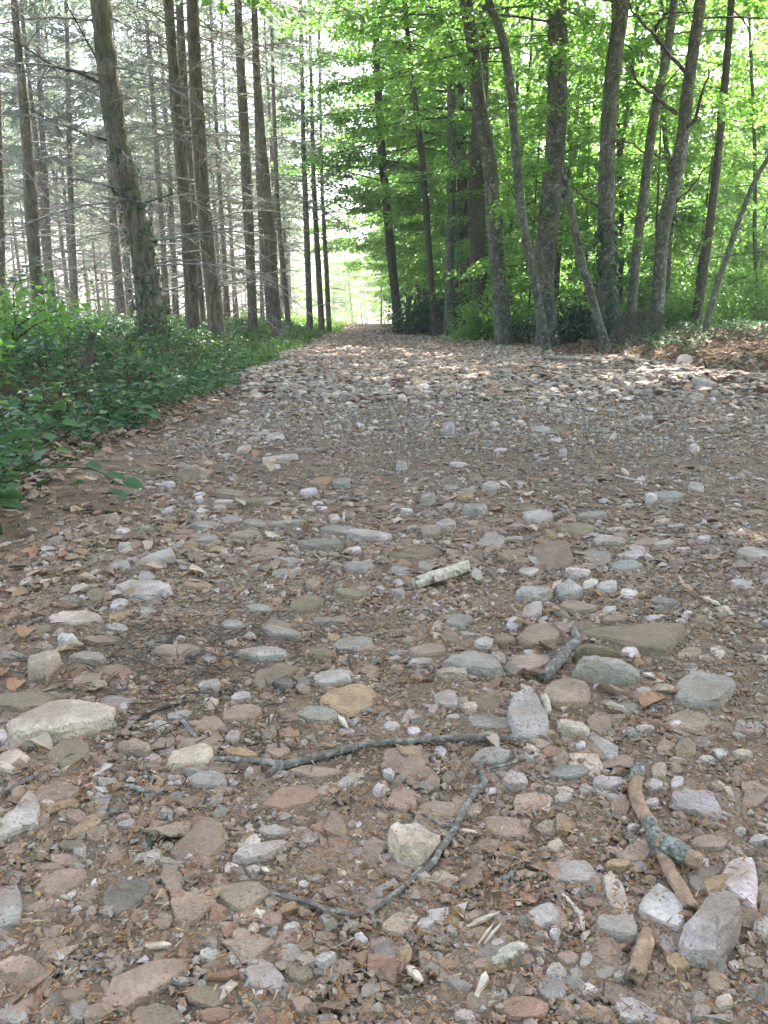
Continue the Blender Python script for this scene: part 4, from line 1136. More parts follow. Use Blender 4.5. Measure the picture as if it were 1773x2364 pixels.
# ------------------------------------------------------------------ bushes and undergrowth
def bush(name, x, y, rx, ry, rz, n, leaf, mats, label, cat, seed, stems=9, group=None):
    r = np.random.default_rng(seed)
    root = empty(name, (x, y, Hs(x, y)), label, cat, group)
    mb = MB()
    c = unit(r.normal(0, 1, (26, 3))) * r.uniform(.35, .9, (26, 1)); c[:, 2] = np.abs(c[:, 2])
    k = r.integers(0, 26, n)
    p = c[k] + r.normal(0, .17, (n, 3))
    p[:, 2] = np.abs(p[:, 2]) * .98 + .02
    pos = p * np.array((rx, ry, rz))
    nr = unit(p * .6 + np.array((0, 0, .7)) + r.normal(0, .5, (n, 3)))
    d = p * np.array((1, 1, .2)) + r.normal(0, .5, (n, 3)) + np.array((0, 0, -.2))
    ln = leaf * r.uniform(.6, 1.35, n)
    V, F = leaf_arrays(pos, d, nr, ln, ln * .6)
    mb.add(V, F, 0, None, np.repeat(r.random(n), 2))
    part('foliage', mb.mesh('foliage', mats), root)
    mb = MB()
    for j in range(stems):
        e = c[r.integers(26)] * np.array((rx, ry, rz)) * .9
        V, F = tube(spline([(e[0] * .15, e[1] * .15, -.05), (e[0] * .5, e[1] * .5, e[2] * .6), tuple(e)], 6), np.linspace(.012, .004, 6), 4, 0, False)
        mb.add(V, F)
    part('stem', mb.mesh('stem', [M_DARKBARK], True), root)
    return root

def px_ground(zone, x, y, depth):
    p = at_depth(*zone(x, y), depth)
    return p.x, depth
hx, hy = px_ground(zB, 225, 1390, 23.0)
bush('holly_bush', hx, hy, 1.55, 1.0, 1.6, 9000, .085, [M_HOLLY], 'low grey green holly bush at the right edge of the track', 'bush', 201)
hx, hy = px_ground(zB, 830, 1380, 16.5)
bush('dark_bush', hx, hy, 1.0, .7, 1.15, 4200, .085, [M_HOLLY], 'dark bush in the shade between the thickest trunk and the snag', 'bush', 202)
hx, hy = px_ground(zB, 430, 1400, 19.0)
bush('leafy_bush', hx, hy, 1.0, .7, 1.0, 3000, .08, [M_LEAF], 'green bush at the foot of the broad dark trunk', 'bush', 203)
hx, hy = px_ground(zB, 600, 1340, 17.5)
bush('leafy_bush', hx, hy, .5, .5, .8, 900, .07, [M_HOLLY], 'small bush left of the thickest trunk catching the light', 'bush', 204)
hx, hy = px_ground(zB, 1290, 1380, 17.5)
bush('leafy_bush', hx, hy, 1.0, .7, 1.1, 3200, .08, [M_LEAF], 'green bush just right of the ivy covered stump', 'bush', 205)
hx, hy = px_ground(zB, 1560, 1390, 18.5)
bush('leafy_bush', hx, hy, 1.6, .8, 1.3, 5000, .085, [M_LEAF], 'wide green bush under the thin saplings near the right picture edge', 'bush', 206)
bush('leafy_bush', -3.5, 7.0, .9, .7, .9, 1300, .075, [M_LEAF], 'light green bush high on the left bank before the reddish spruce', 'bush', 207)
bush('leafy_bush', -2.75, 5.0, .45, .4, .55, 500, .07, [M_LEAF], 'light green shrub at the left picture edge above the brambles', 'bush', 208)
bush('leafy_bush', -5.2, 11.0, 1.1, .8, .75, 1300, .08, [M_LEAF], 'pale green bush between the reddish spruce and the leaning trunk', 'bush', 209)
for k, (x, y, h) in enumerate(((4.6, 27, 1.5), (5.8, 25, 1.6), (8.5, 22, 1.7), (10.5, 21, 1.9), (6.8, 21, 1.2), (7.6, 29, 2.2), (12.5, 27, 2.4), (3.4, 36, 1.4), (3.0, 44, 1.5), (10, 33, 2.6), (14.5, 32, 2.6))):
    bush('undergrowth_bush', x, y, h * .95, h * .8, h, 3600, .11, [M_LEAF], 'bush among the trunks deep in the broadleaved wood', 'bush', 220 + k, 6, 'bushes among the far trunks')
for k, (x, y, h) in enumerate(((-3.2, 33, .5), (-4.4, 36, .6), (-3.6, 42, .6), (-5.5, 47, .8), (-7.5, 44, .8), (-9.0, 32, .9), (-12, 35, 1.0), (-16, 40, 1.3), (-3.2, 62, 1.2), (-6.2, 70, 1.6))):
    bush('verge_bush', x, y, h * 1.4, h, h, 900, .11, [M_GRASS if k % 2 else M_LEAF], 'low sunlit bush along the bright verge of the plantation', 'bush', 240 + k, 4, 'sunlit bushes of the plantation verge')

# ivy covered stump
sx, sy = px_ground(zB, 1110, 1385, 14.4)
root = empty('tree_stump', (sx, sy, Hs(sx, sy)), 'dark broken tree stump overgrown with ivy', 'stump')
def stump_mesh(h, r0, seed):
    r = np.random.default_rng(seed); n = 16
    a = np.arange(n) * 2 * math.pi / n
    V, F = [], []
    for z, s, j in ((-.15, 1.35, .1), (.1, 1.12, .1), (h * .55, .95, .06), (h * .95, .92, .06)):
        rr = r0 * s * (1 + r.uniform(-j, j, n))
        V.append(np.stack([np.cos(a) * rr * 1.5, np.sin(a) * rr, np.full(n, z) + (r.uniform(-.10, .10, n) if z > h * .8 else 0)], 1))
    for i in range(3):
        for k in range(n):
            k2 = (k + 1) % n; b = i * n
            F += [(b + k, b + k2, b + n + k2), (b + k, b + n + k2, b + n + k)]
    V.append(np.array([[0, 0, h * .75]]))
    for k in range(n): F.append((3 * n + k, 3 * n + (k + 1) % n, 4 * n))
    return MB().add(np.concatenate(V), F).mesh('stump_wood', [M_DARKBARK])
part('stump_wood', stump_mesh(.42, .30, 5), root)
r = np.random.default_rng(9)
a = r.uniform(0, 6.28, 420); z = r.uniform(0, .5, 420)
pos = np.stack([np.cos(a) * .5 * (1.1 - z * .4), np.sin(a) * .33 * (1.1 - z * .4), z], 1)
V, F = leaf_arrays(pos, np.stack([-np.sin(a), np.cos(a), -1 + 0 * a], 1), unit(np.stack([np.cos(a), np.sin(a), .5 + 0 * a], 1) + r.normal(0, .3, (420, 3))), r.uniform(.04, .08, 420), r.uniform(.035, .065, 420))
part('ivy', MB().add(V, F, 0, None, np.repeat(r.random(420), 2)).mesh('ivy', [M_IVY]), root)

# fallen bleached log at the edge of the litter
g0 = on_ground(887 + 690 * ZS, 700 + 250 * ZS); g1_ = on_ground(887 + 930 * ZS, 700 + 268 * ZS)
Q = spline([(g0.x, g0.y, g0.z + .05), ((g0.x + g1_.x) / 2, (g0.y + g1_.y) / 2 + .03, (g0.z + g1_.z) / 2 + .06), (g1_.x, g1_.y, g1_.z + .05)], 10)
mb = MB(); V, F = tube(Q - Q[0], np.linspace(.035, .02, 10), 9, .12); mb.add(V, F)
thing('fallen_branch', mb.mesh('fallen_branch', [M_TWIG], True), 'bleached fallen branch at the foot of the brown leaf litter', 'branch', None, tuple(Q[0]))

def sprig(mb, x, y, h, reach, n, leaf, r, mat=0, big=False):
    """an arching stem with leaves, as brambles and young plants grow."""
    z = Hs(x, y)
    az = r.uniform(0, 6.283)
    t = np.linspace(0, 1, 5)
    P = np.stack([x + math.cos(az) * reach * t ** 1.3, y + math.sin(az) * reach * t ** 1.3, z - .02 + h * (1.9 * t - .95 * t ** 2)], 1)
    V, F = tube(P, np.linspace(.0045, .0018, 5), 3, 0, False); mb.add(V, F, 1, None, .5)
    f = r.uniform(.15, 1, n)
    pos = np.stack([np.interp(f, t, P[:, k]) for k in range(3)], 1)
    a = r.uniform(0, 6.283, n)
    out = np.stack([np.cos(a), np.sin(a), r.uniform(-.3, .35, n)], 1)
    pos = pos + out * (leaf * r.uniform(.1, .9, n))[:, None]
    nr = unit(np.array((0, 0, 1)) + r.normal(0, .42, (n, 3)))
    ln = leaf * r.uniform(.6, 1.3, n)
    fn = big_leaf_arrays if big else leaf_arrays
    V, F = fn(pos, out, nr, ln, ln * r.uniform(.5, .75, n))
    tone = np.clip(r.normal(.4, .22) + r.normal(0, .18, n), 0, 1)
    mb.add(V, F, mat, None, np.repeat(tone, len(F) // n))

r = np.random.default_rng(21)
mb = MB()
cnt = 0
while cnt < 4600:
    y = 1.9 + 34 * r.random() ** 1.25
    s = .02 + 7.5 * r.random() ** 1.5
    x = float(road_left(y)) - .12 - s
    if x < -.56 * y - .7: continue
    hh = (.10 + .24 * min(1, s / .9)) * r.uniform(.5, 1.25) * (1 if y < 6 else .7 if y < 11 else .5)
    if 1.0 < s and r.random() < .12: hh *= 1.5
    sprig(mb, x, y, hh, r.uniform(.05, .35), int(r.integers(10, 20)), r.uniform(.035, .065) * (1 if y < 6 else 1.35 if y < 16 else 1.7), r, 0)
    cnt += 1
tag(thing('undergrowth', mb.mesh('undergrowth', [M_UNDER, M_DARKBARK]), 'tangle of brambles and low plants covering the left bank', None), kind='stuff')

mb = MB()                            # green ground cover at the feet of the right hand trees
cnt = 0
while cnt < 1100:
    y = r.uniform(11, 27); x = float(road_right(y)) + 1.0 + 8 * r.random()
    if x > .56 * y + .6: continue
    if y < 13 and x < 4.2 and r.random() < .6: continue
    sprig(mb, x, y, r.uniform(.06, .22), r.uniform(.05, .3), 13, r.uniform(.06, .085), r, 0); cnt += 1
tag(thing('ground_cover', mb.mesh('ground_cover', [M_UNDER, M_DARKBARK]), 'ivy and seedlings under the trees on the right', None), kind='stuff')

mb = MB()                            # grass along the far left verge
N = 9000
y = 9 + 55 * r.random(N) ** 1.3; x = road_left(y) - .1 - 3.2 * r.random(N) ** 1.2 * (1 + .02 * y)
z = H(x, y)
a = r.uniform(0, 6.283, N)
d = np.stack([np.cos(a) * .5, np.sin(a) * .5, np.ones(N)], 1)
ln = r.uniform(.05, .16, N) * (1 + y / 60)
V, F = leaf_arrays(np.stack([x, y, z], 1), d, np.stack([np.cos(a), np.sin(a), 0 * a + .2], 1), ln, .008 * (1 + y / 9), .1)
mb.add(V, F, 0, None, np.repeat(r.random(N), 2))
tag(thing('grass', mb.mesh('grass', [M_GRASS]), 'bright grass along the sunlit verge on the left', None), kind='stuff')

# the plants at the front of the left bank, one by one
def plant(x, y, h, n, leaf, label, group, seed, stem_tone=0):
    rr = np.random.default_rng(seed)
    root = empty('bramble_plant', (x, y, Hs(x, y)), label, 'plant', group)
    mb = MB()
    for k in range(4):
        az = rr.uniform(0, 6.283); rc = rr.uniform(.04, .22) * h / .3; t = np.linspace(0, 1, 5)
        P = np.stack([math.cos(az) * rc * t, math.sin(az) * rc * t, -.02 + h * rr.uniform(.6, 1.1) * (1.7 * t - .75 * t * t)], 1)
        V, F = tube(P, np.linspace(.003, .0014, 5), 4, 0, False); mb.add(V, F)
        m = n // 4
        f = rr.uniform(.25, 1, m); a = rr.uniform(0, 6.283, m)
        out = np.stack([np.cos(a), np.sin(a), rr.uniform(-.3, .3, m)], 1)
        pos = np.stack([np.interp(f, t, P[:, i]) for i in range(3)], 1) + out * leaf * .35
        ln = leaf * rr.uniform(.65, 1.3, m)
        LV, LF = big_leaf_arrays(pos, out, unit(np.array((0, 0, 1)) + rr.normal(0, .35, (m, 3))), ln, ln * rr.uniform(.55, .8, m))
        if k == 0: lmb = MB()
        lmb.add(LV, LF, 0, None, np.repeat(np.clip(rr.normal(.55, .25, m), 0, 1), 12))
    part('stem', mb.mesh('stem', [M_UNDER], True), root)
    part('foliage', lmb.mesh('foliage', [M_UNDER]), root, kind='stuff')
for k in range(46):
    y = 2.15 + 4.6 * (k / 46) ** 1.1 + rng.uniform(-.1, .1)
    x = float(road_left(y)) - rng.uniform(.02, .75)
    if x < -.55 * y - .15: x = -.55 * y - rng.uniform(-.12, .1)
    plant(x, y, rng.uniform(.12, .32), 26, rng.uniform(.04, .07), 'low green bramble at the front edge of the left bank', 'brambles along the front of the left bank', 3000 + k)

# the sprig of big hazel leaves hanging over the verge
base = on_ground(20, 1060)
root = empty('hazel_sapling', tuple(base), 'hazel sapling with large blue green leaves leaning over the verge', 'plant')
LEAF1 = []
for s in range(3):
    V, F = big_leaf_arrays(np.zeros((1, 3)), np.array([[1, 0, 0]]), np.array([[0, .1 * (s - 1), 1.0]]), np.array([.105]), np.array([.08]), .12)
    LEAF1.append([MB().add(V, F, 0, None, tv).mesh('leaf', [M_UNDER]) for tv in (.25, .5, .95)])
def leaf_at(px, py, dist, size, ang, tone, tilt=.3):
    p = at_depth(px, py, dist) - base
    part('leaf', LEAF1[int(rng.integers(3))][tone], root, tuple(p), (rng.uniform(-.4, .4) + .25, tilt * rng.uniform(.3, 1), ang), (size / .105,) * 3)
for (zx, zy, dist, size, ang, tone) in ((250,1300,2.55,.10,3.3,0),(60,1290,2.6,.085,3.6,0),(470,1250,2.7,.075,.7,1),(380,1440,2.6,.085,4.4,0),(430,1450,2.5,.05,.5,2),(620,1430,2.65,.075,1.0,0),(330,1580,2.5,.065,3.1,0),(230,1640,2.5,.07,3.3,0),
    (390,1690,2.55,.06,3.5,0),(640,1700,2.5,.06,4.0,0),(800,1640,2.55,.085,.2,0),(840,1760,2.5,.085,-.6,0),(940,1700,2.6,.07,.3,0),(520,1540,2.55,.06,2.6,1),(30,1500,2.5,.07,3.3,1),(650,1560,2.6,.07,-.4,0),(20,1050,2.7,.08,1.6,2),(240,1050,2.7,.05,1.2,2),(110,1380,2.5,.07,3.0,0)):
    leaf_at(zx * .3014, 600 + zy * .3014, dist, size, ang, tone)
for pl in ([(-40,1700),(250,1500),(480,1330)], [(-40,1620),(300,1590),(700,1600),(930,1730)], [(-30,1500),(200,1400),(400,1200)]):
    W = [at_depth(x * .3014, 600 + y * .3014, 2.6) - base for x, y in pl]
    V, F = tube(spline(W, 10), np.linspace(.004, .0018, 10), 5, 0, False)
    part('stem', MB().add(V, F, 0, None, .6).mesh('stem', [M_UNDER], True), root)
# dark broken stem standing in the brambles
W = [at_depth(x * .3014, 600 + y * .3014, 5.2) for x, y in ((655,830),(680,740),(690,650),(712,555))]
V, F = tube(spline(np.array([tuple(w) for w in W]) - np.array(tuple(W[0])), 8), np.linspace(.035, .022, 8), 7, .15)
thing('broken_stem', MB().add(V, F).mesh('broken_stem', [M_DARKBARK]), 'short dark broken stem sticking up from the brambles', 'stump', None, tuple(W[0]))
for k, (pts, d) in enumerate((([(1270,700),(1272,500),(1262,340)], 9.5), ([(800,540),(745,400),(705,180),(680,60)], 9.0), ([(440,450),(410,300),(380,120)], 8.0), ([(100,240),(220,140),(320,0)], 6.0))):
    W = [at_depth(x * .3014, 600 + y * .3014, d) for x, y in pts]
    W.insert(0, Vector((W[0].x, W[0].y, Hs(W[0].x, W[0].y) - .03)))
    root = empty('thin_sapling', tuple(W[0]), ('thin bare stem standing before the paired spruces', 'dark bare sapling stem before the plantation, left of the leaning trunk', 'dark thin stem rising from the brambles before the reddish spruce', 'slanting thin stem at the left edge above the brambles')[k], 'sapling')
    Q = spline(local(W, W[0]), 10)
    V, F = tube(Q, np.linspace(.0045, .002, 10), 5, 0, False)
    part('stem', MB().add(V, F).mesh('stem', [M_DARKBARK], True), root)
    rr = np.random.default_rng(400 + k); n = 34
    i = rr.integers(4, 10, n); a = rr.uniform(0, 6.28, n); out = np.stack([np.cos(a), np.sin(a), rr.uniform(-.2, .3, n)], 1)
    ln = rr.uniform(.04, .07, n)
    V, F = big_leaf_arrays(Q[i] + out * .05, out, unit(np.array((0, 0, 1)) + rr.normal(0, .3, (n, 3))), ln, ln * .65)
    part('foliage', MB().add(V, F, 0, None, np.repeat(rr.random(n), 12)).mesh('foliage', [M_UNDER]), root, kind='stuff')

# ------------------------------------------------------------------ fallen leaves
DRYC = np.array([(.31, .195, .135), (.39, .275, .205), (.20, .13, .10), (.45, .34, .275), (.33, .215, .155), (.33, .18, .11), (.42, .335, .285)])
def curled_leaf(seed, nu=7, nv=5):
    r = np.random.default_rng(seed)
    u = np.linspace(0, 1, nu); v = np.linspace(-1, 1, nv)
    w = .33 * np.sin(np.pi * (u * .92 + .04)) ** .8 * r.uniform(.88, 1.1, nu)
    curl = r.uniform(-.5, .6); roll = r.uniform(.3, 1.7); tw = r.uniform(-.7, .7)
    V = []
    for i, a in enumerate(u):
        x = a - .5
        for b in v:
            yy = w[i] * b
            th = roll * b
            y2 = w[i] * math.sin(th) / max(roll, .2) if roll > .2 else yy
            z2 = w[i] * (1 - math.cos(th)) / max(roll, .2)
            ca, sa = math.cos(tw * x), math.sin(tw * x)
            V.append((x, y2 * ca - z2 * sa, y2 * sa + z2 * ca + curl * (x * x) * .9 + r.normal(0, .035)))
    F = []
    for i in range(nu - 1):
        for j in range(nv - 1):
            p = i * nv + j
            F += [(p, p + nv, p + nv + 1), (p, p + nv + 1, p + 1)]
    V = np.array(V); V[:, 2] -= V[:, 2].min()
    return V, np.array(F)
CURL = [curled_leaf(s) for s in range(8)]
FLATL = [curled_leaf(50 + s, 4, 3) for s in range(8)]
def litter(mb, x, y, size, tilt, shapes, lift=.004, val=1.0):
    n = len(x); z = H(x, y); idx = rng.integers(0, len(shapes), n)
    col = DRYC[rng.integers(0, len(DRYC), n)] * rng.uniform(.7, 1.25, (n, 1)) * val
    for s, (V, F) in enumerate(shapes):
        k = np.where(idx == s)[0]
        if not len(k): continue
        a = rng.uniform(0, 6.283, len(k)); ca, sa = np.cos(a)[:, None], np.sin(a)[:, None]
        t1 = rng.normal(0, tilt, len(k))[:, None]; t2 = rng.normal(0, tilt, len(k))[:, None]
        W = V[None] * size[k][:, None, None] * np.stack([np.ones(len(k)), rng.uniform(.75, 1.2, len(k)), rng.choice([1, -1], len(k)) * rng.uniform(.4, 1, len(k))], 1)[:, None, :]
        X_, Y_, Z_ = W[..., 0], W[..., 1], W[..., 2] + W[..., 0] * t1 + W[..., 1] * t2
        Z_ = Z_ - Z_.min(1, keepdims=True)
        W = np.stack([X_ * ca - Y_ * sa + x[k][:, None], X_ * sa + Y_ * ca + y[k][:, None], Z_ + z[k][:, None] + lift * rng.uniform(.3, 3, (len(k), 1))], -1)
        FF = (F[None] + (np.arange(len(k)) * len(V))[:, None, None]).reshape(-1, 3)
        mb.add(W.reshape(-1, 3), FF, 0, np.repeat(col[k], len(F), 0))
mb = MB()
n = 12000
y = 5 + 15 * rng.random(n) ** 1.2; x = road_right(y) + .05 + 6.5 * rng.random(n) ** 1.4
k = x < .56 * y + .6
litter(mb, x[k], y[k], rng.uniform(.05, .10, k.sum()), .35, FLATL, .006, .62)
n = 2600
y = 1.0 + 9 * rng.random(n) ** 1.3; x = road_left(y) + rng.normal(-.10, .22, n)
k = (x > -.56 * y - .3)
litter(mb, x[k], y[k], rng.uniform(.03, .06, k.sum()), .22, CURL, .004)
n = 900
x, y = road_points(n, 1.6, 14, 1.0, .1)
litter(mb, x, y, rng.uniform(.025, .055, n), .3, FLATL, .006)
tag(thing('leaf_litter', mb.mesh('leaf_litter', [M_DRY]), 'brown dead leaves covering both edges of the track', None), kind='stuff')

LV = []
for s, (V, F) in enumerate(CURL):
    c = DRYC[s % len(DRYC)] * 1.1
    LV.append(MB().add(V, F, 0, c).mesh('dry_leaf', [M_DRY]))
def dry_leaf(px, py, size, label, group, rz=None, k=None):
    g = on_ground(px, py)
    o = thing('dry_leaf', LV[int(rng.integers(len(LV))) if k is None else k], label, 'leaf', group, (g.x, g.y, g.z + .006), rng.uniform(0, 6.28) if rz is None else rz)
    o.rotation_euler = (rng.normal(0, .2), rng.normal(0, .2), o.rotation_euler[2])
    o.scale = (size, size, size)
for zx, zy in ((85,240),(150,215),(320,135),(420,150),(370,180),(60,350),(210,150),(250,180),(300,300),(30,300),(110,410),(10,590),(70,640),(420,650),(120,200),(355,225),(470,150),(170,330),(60,90),(130,60),(270,70),(30,160),(360,60),(400,30)):
    s = src('E', [(zx, zy)])[0]
    dry_leaf(s[0], s[1], rng.uniform(.036, .056), 'curled tan dry leaf among the stones at the left edge', 'dry leaves at the left edge')
for zx, zy in ((60,830),(140,835),(290,815),(210,905),(500,945),(380,1010),(395,1060),(280,1085),(570,1025),(640,1060),(450,1050),(130,1000),(660,850),(700,860),(745,880),(830,790),(960,740),(1050,720),(600,945),(560,660),(430,665),(690,950),(600,900),(700,545),(1000,605),(90,920),(850,810),(240,1000)):
    s = src('C', [(zx, zy)])[0]
    dry_leaf(s[0], s[1], rng.uniform(.04, .06), 'tan dead leaf lying on the verge below the brambles', 'dead leaves on the left verge')
for reg, zx, zy, sz, k, lab in (('D',495,900,.06,5,'rust red dead leaf beside the white wedge stone'), ('F',595,370,.05,4,'olive brown leaf lying on the tan stone at centre right'), ('F',700,475,.06,2,'dark brown curled leaf left of the mossy stick'), ('F',725,315,.05,1,'tan leaf propped among the white stone cluster'),
      ('F',1150,710,.07,5,'orange brown crumpled leaf beside the round grey boulder'), ('F',1225,665,.055,1,'hollow tan curled leaf beside the orange brown one'), ('F',910,240,.05,5,'small brown leaf under the white stone cluster'), ('F',460,880,.045,3,'pale yellow leaf under the end of the long grey twig'),
      ('E',300,480,.07,1,'tan leaf draped over the stone behind the cream upright block'), ('E',170,890,.06,3,'pale tan leaf tucked under the largest pale slab'), ('E',1080,430,.045,6,'small pale green leaf lying on dark needles'), ('C',1105,660,.08,5,'rust red curled leaf beside the track in the middle distance'), ('C',1150,635,.08,5,'dark red leaf just behind the rust red curled one'),
      ('F',640,600,.075,2,'dark flat leaf under the round tan boulder'), ('F',1000,745,.05,6,'grey green leaf scrap on the tan grey stone'), ('D',785,560,.05,5,'reddish leaf by the small stones in the middle distance')):
    s = src(reg, [(zx, zy)])[0]
    dry_leaf(s[0], s[1], sz * .8, lab, None, None, k)

# ------------------------------------------------------------------ sticks and splinters
def stick(name, reg, pts, label, mats, cat='stick', sides=10, rough=.035, lift=1.0):
    """pts: (x, y, width) along the stick in a zoomed crop; it lies on the ground."""
    W, R = [], []
    for q in pts:
        s = src(reg, [q[:2]])[0]
        g = on_ground(*s)
        d = math.hypot(g.y, EYE)
        rr = q[2] * ZS / F_SRC * d * .5
        hh = rr * lift + (q[3] if len(q) > 3 else .003)
        g = on_ground(*s, hh)
        W.append(Vector((g.x, g.y, g.z + hh))); R.append(rr)
    n = max(10, 5 * len(pts))
    Q = spline(W, n); RR = np.interp(np.linspace(0, 1, n), np.linspace(0, 1, len(R)), R)
    Q[1:-1] += rng.normal(0, 1, (n - 2, 3)) * (RR[1:-1, None] * .05)
    o = Q[0].copy()
    V, F = tube(Q - o, RR, sides, rough)
    for ring, i, sgn in ((slice(0, sides), 0, -1), (slice((n - 1) * sides, n * sides), n - 1, 1)):   # broken, splintered ends
        ax = unit(Q[1] - Q[0]) if i == 0 else unit(Q[-1] - Q[-2])
        V[ring] += ax * (sgn * RR[i] * rng.uniform(-.7, 1.1, sides))[:, None]
    return thing(name, MB().add(V, F).mesh(name, mats, True), label, cat, None, tuple(o)), Q - o, RR, o

st, Q, RR, o = stick('curved_twig', 'E', [(1150,1010,26),(1215,970,32),(1320,940,34),(1440,910,32),(1570,880,30),(1659,870,28),(1800,860,28),(1980,848,28),(2110,848,28),(2225,853,20)], 'longest grey curved twig lying across the track', [M_STICK], 'twig')
W = []
for q in ((1215,965),(1130,950),(1030,942),(925,940)):
    g = on_ground(*src('E', [q])[0], .012); W.append(np.array((g.x, g.y, g.z + .012)) - o)
V, F = tube(spline(W, 12), np.linspace(.0055, .0035, 12), 7, .1)
part('side_branch', MB().add(V, F).mesh('side_branch', [M_STICK], True), st)

st, Q, RR, o = stick('bent_twig', 'H', [(425,-20,24),(415,20,26),(432,85,30),(385,130,30),(345,200,28),(300,290,28),(240,370,28),(205,430,26),(130,490,22),(60,550,20),(-20,610,18),(-140,660,16)], 'thin bent twig curving past the cream angular block', [M_STICK], 'twig')
def side(o, reg, pts, r0, r1, par, mat, name='side_branch', h=.01):
    W = []
    for q in pts:
        g = on_ground(*src(reg, [q])[0], h); W.append(np.array((g.x, g.y, g.z + h)) - o)
    V, F = tube(spline(W, 10), np.linspace(r0, r1, 10), 7, .1)
    part(name, MB().add(V, F).mesh(name, [mat], True), par)
side(o, 'G', [(1510,645),(1420,632),(1320,590),(1210,570),(1165,548)], .0032, .0018, st, M_STICK)
side(o, 'H', [(300,268),(250,262),(215,245),(160,215)], .0028, .0016, st, M_STICK)
side(o, 'F', [(560,905),(565,950),(440,985)], .0028, .002, st, M_STICK)

st, Q, RR, o = stick('forked_branch', 'H', [(1095,15,50),(1090,70,46),(1085,130,56),(1110,200,58),(1150,260,54),(1180,340,54),(1205,400,50),(1240,470,54),(1290,560,56),(1325,615,52)], 'peeled brown forked branch with lichen crusts at lower right', [M_BARKLESS], 'branch', rough=.03)
def crust(i0, i1, par, Q, RR, s=1.12):
    V, F = tube(Q[i0:i1], RR[i0:i1] * s, 10, .14)
    part('lichen', MB().add(V, F).mesh('lichen', [M_LICHEN]), par)
n = len(Q)
crust(0, int(n * .13), st, Q, RR, 1.15); crust(int(n * .42), int(n * .66), st, Q, RR, 1.13)
W = []
for q in ((1190,330),(1250,365),(1310,400),(1365,425)):
    g = on_ground(*src('H', [q])[0], .02); W.append(np.array((g.x, g.y, g.z + .02)) - o)
Q2 = spline(W, 10); R2 = np.linspace(.0105, .0095, 10)
V, F = tube(Q2, R2, 9, .08)
fb = part('fork_branch', MB().add(V, F).mesh('fork_branch', [M_BARKLESS], True), st)
V, F = tube(Q2[1:7], R2[1:7] * 1.15, 10, .14)
part('lichen', MB().add(V, F).mesh('lichen', [M_LICHEN]), fb)

stick('short_stick', 'H', [(1135,750,60),(1120,800,66),(1100,860,66),(1080,920,60)], 'short peeled stick stub below the white flat topped stone', [M_BARKLESS], rough=.04)
stick('pale_log', 'F', [(130,182,52),(200,158,54),(280,135,54),(355,108,50)], 'short pale barkless log piece lying across the middle of the track', [M_GREYWOOD], rough=.02)
st, Q, RR, o = stick('mossy_stick', 'F', [(690,585,44),(740,535,48),(790,470,46),(830,435,44),(825,400,34),(815,370,22)], 'mossy lichen spotted stick between the big mossy slab and tan boulder', [M_STICK], rough=.16)
stick('grey_stick', 'F', [(690,670,30),(700,700,34),(710,745,28)], 'small grey stick right of the tilted diamond stone', [M_GREYWOOD])
stick('dark_twig', 'G', [(645,330,40),(690,285,38),(780,245,20)], 'dark rotten wood piece above the large tan slab', [M_PINE], rough=.12)
stick('grey_twig', 'E', [(60,410,16),(110,360,18),(180,330,14)], 'short grey twig on the mossy slab at the left edge', [M_STICK], 'twig')
stick('brown_twig', 'G', [(-20,140,22),(80,85,22),(165,45,14)], 'brown twig slanting up from the left picture edge', [M_STICK], 'twig')
stick('brown_twig', 'E', [(540,1050,20),(620,1075,22),(700,1090,14)], 'brown twig left of the rounded cream stone', [M_STICK], 'twig')
stick('thin_twig', 'E', [(620,750,14),(720,715,14),(800,700,10)], 'thin dark twig right of the largest pale slab', [M_DARKBARK], 'twig')
stick('thin_twig', 'E', [(785,770,18),(815,810,20),(855,855,16)], 'short grey twig standing above the rounded cream stone', [M_STICK], 'twig')
stick('verge_twig', 'C', [(270,890,14),(380,892,14),(520,905,10)], 'thin dark twig lying on the left verge under the hazel', [M_DARKBARK], 'twig')
stick('verge_twig', 'C', [(560,565,9),(640,560,9),(690,510,8)], 'thin red brown twig curving out of the brambles', [M_DARKBARK], 'twig')
stick('straw', 'D', [(1000,745,9),(1050,755,9),(1090,765,7)], 'single pale straw lying in the right rut', [M_PALEWOOD])
stick('straw', 'H', [(770,560,10),(815,610,16),(850,660,24),(858,720,14)], 'dry pale bent grass blade beside the long cream oval stone', [M_PALEWOOD], lift=.5)
stick('wood_stub', 'H', [(475,860,30),(530,820,50),(590,790,44)], 'grey wood stub beneath the heap of pale splinters', [M_GREYWOOD], rough=.2)

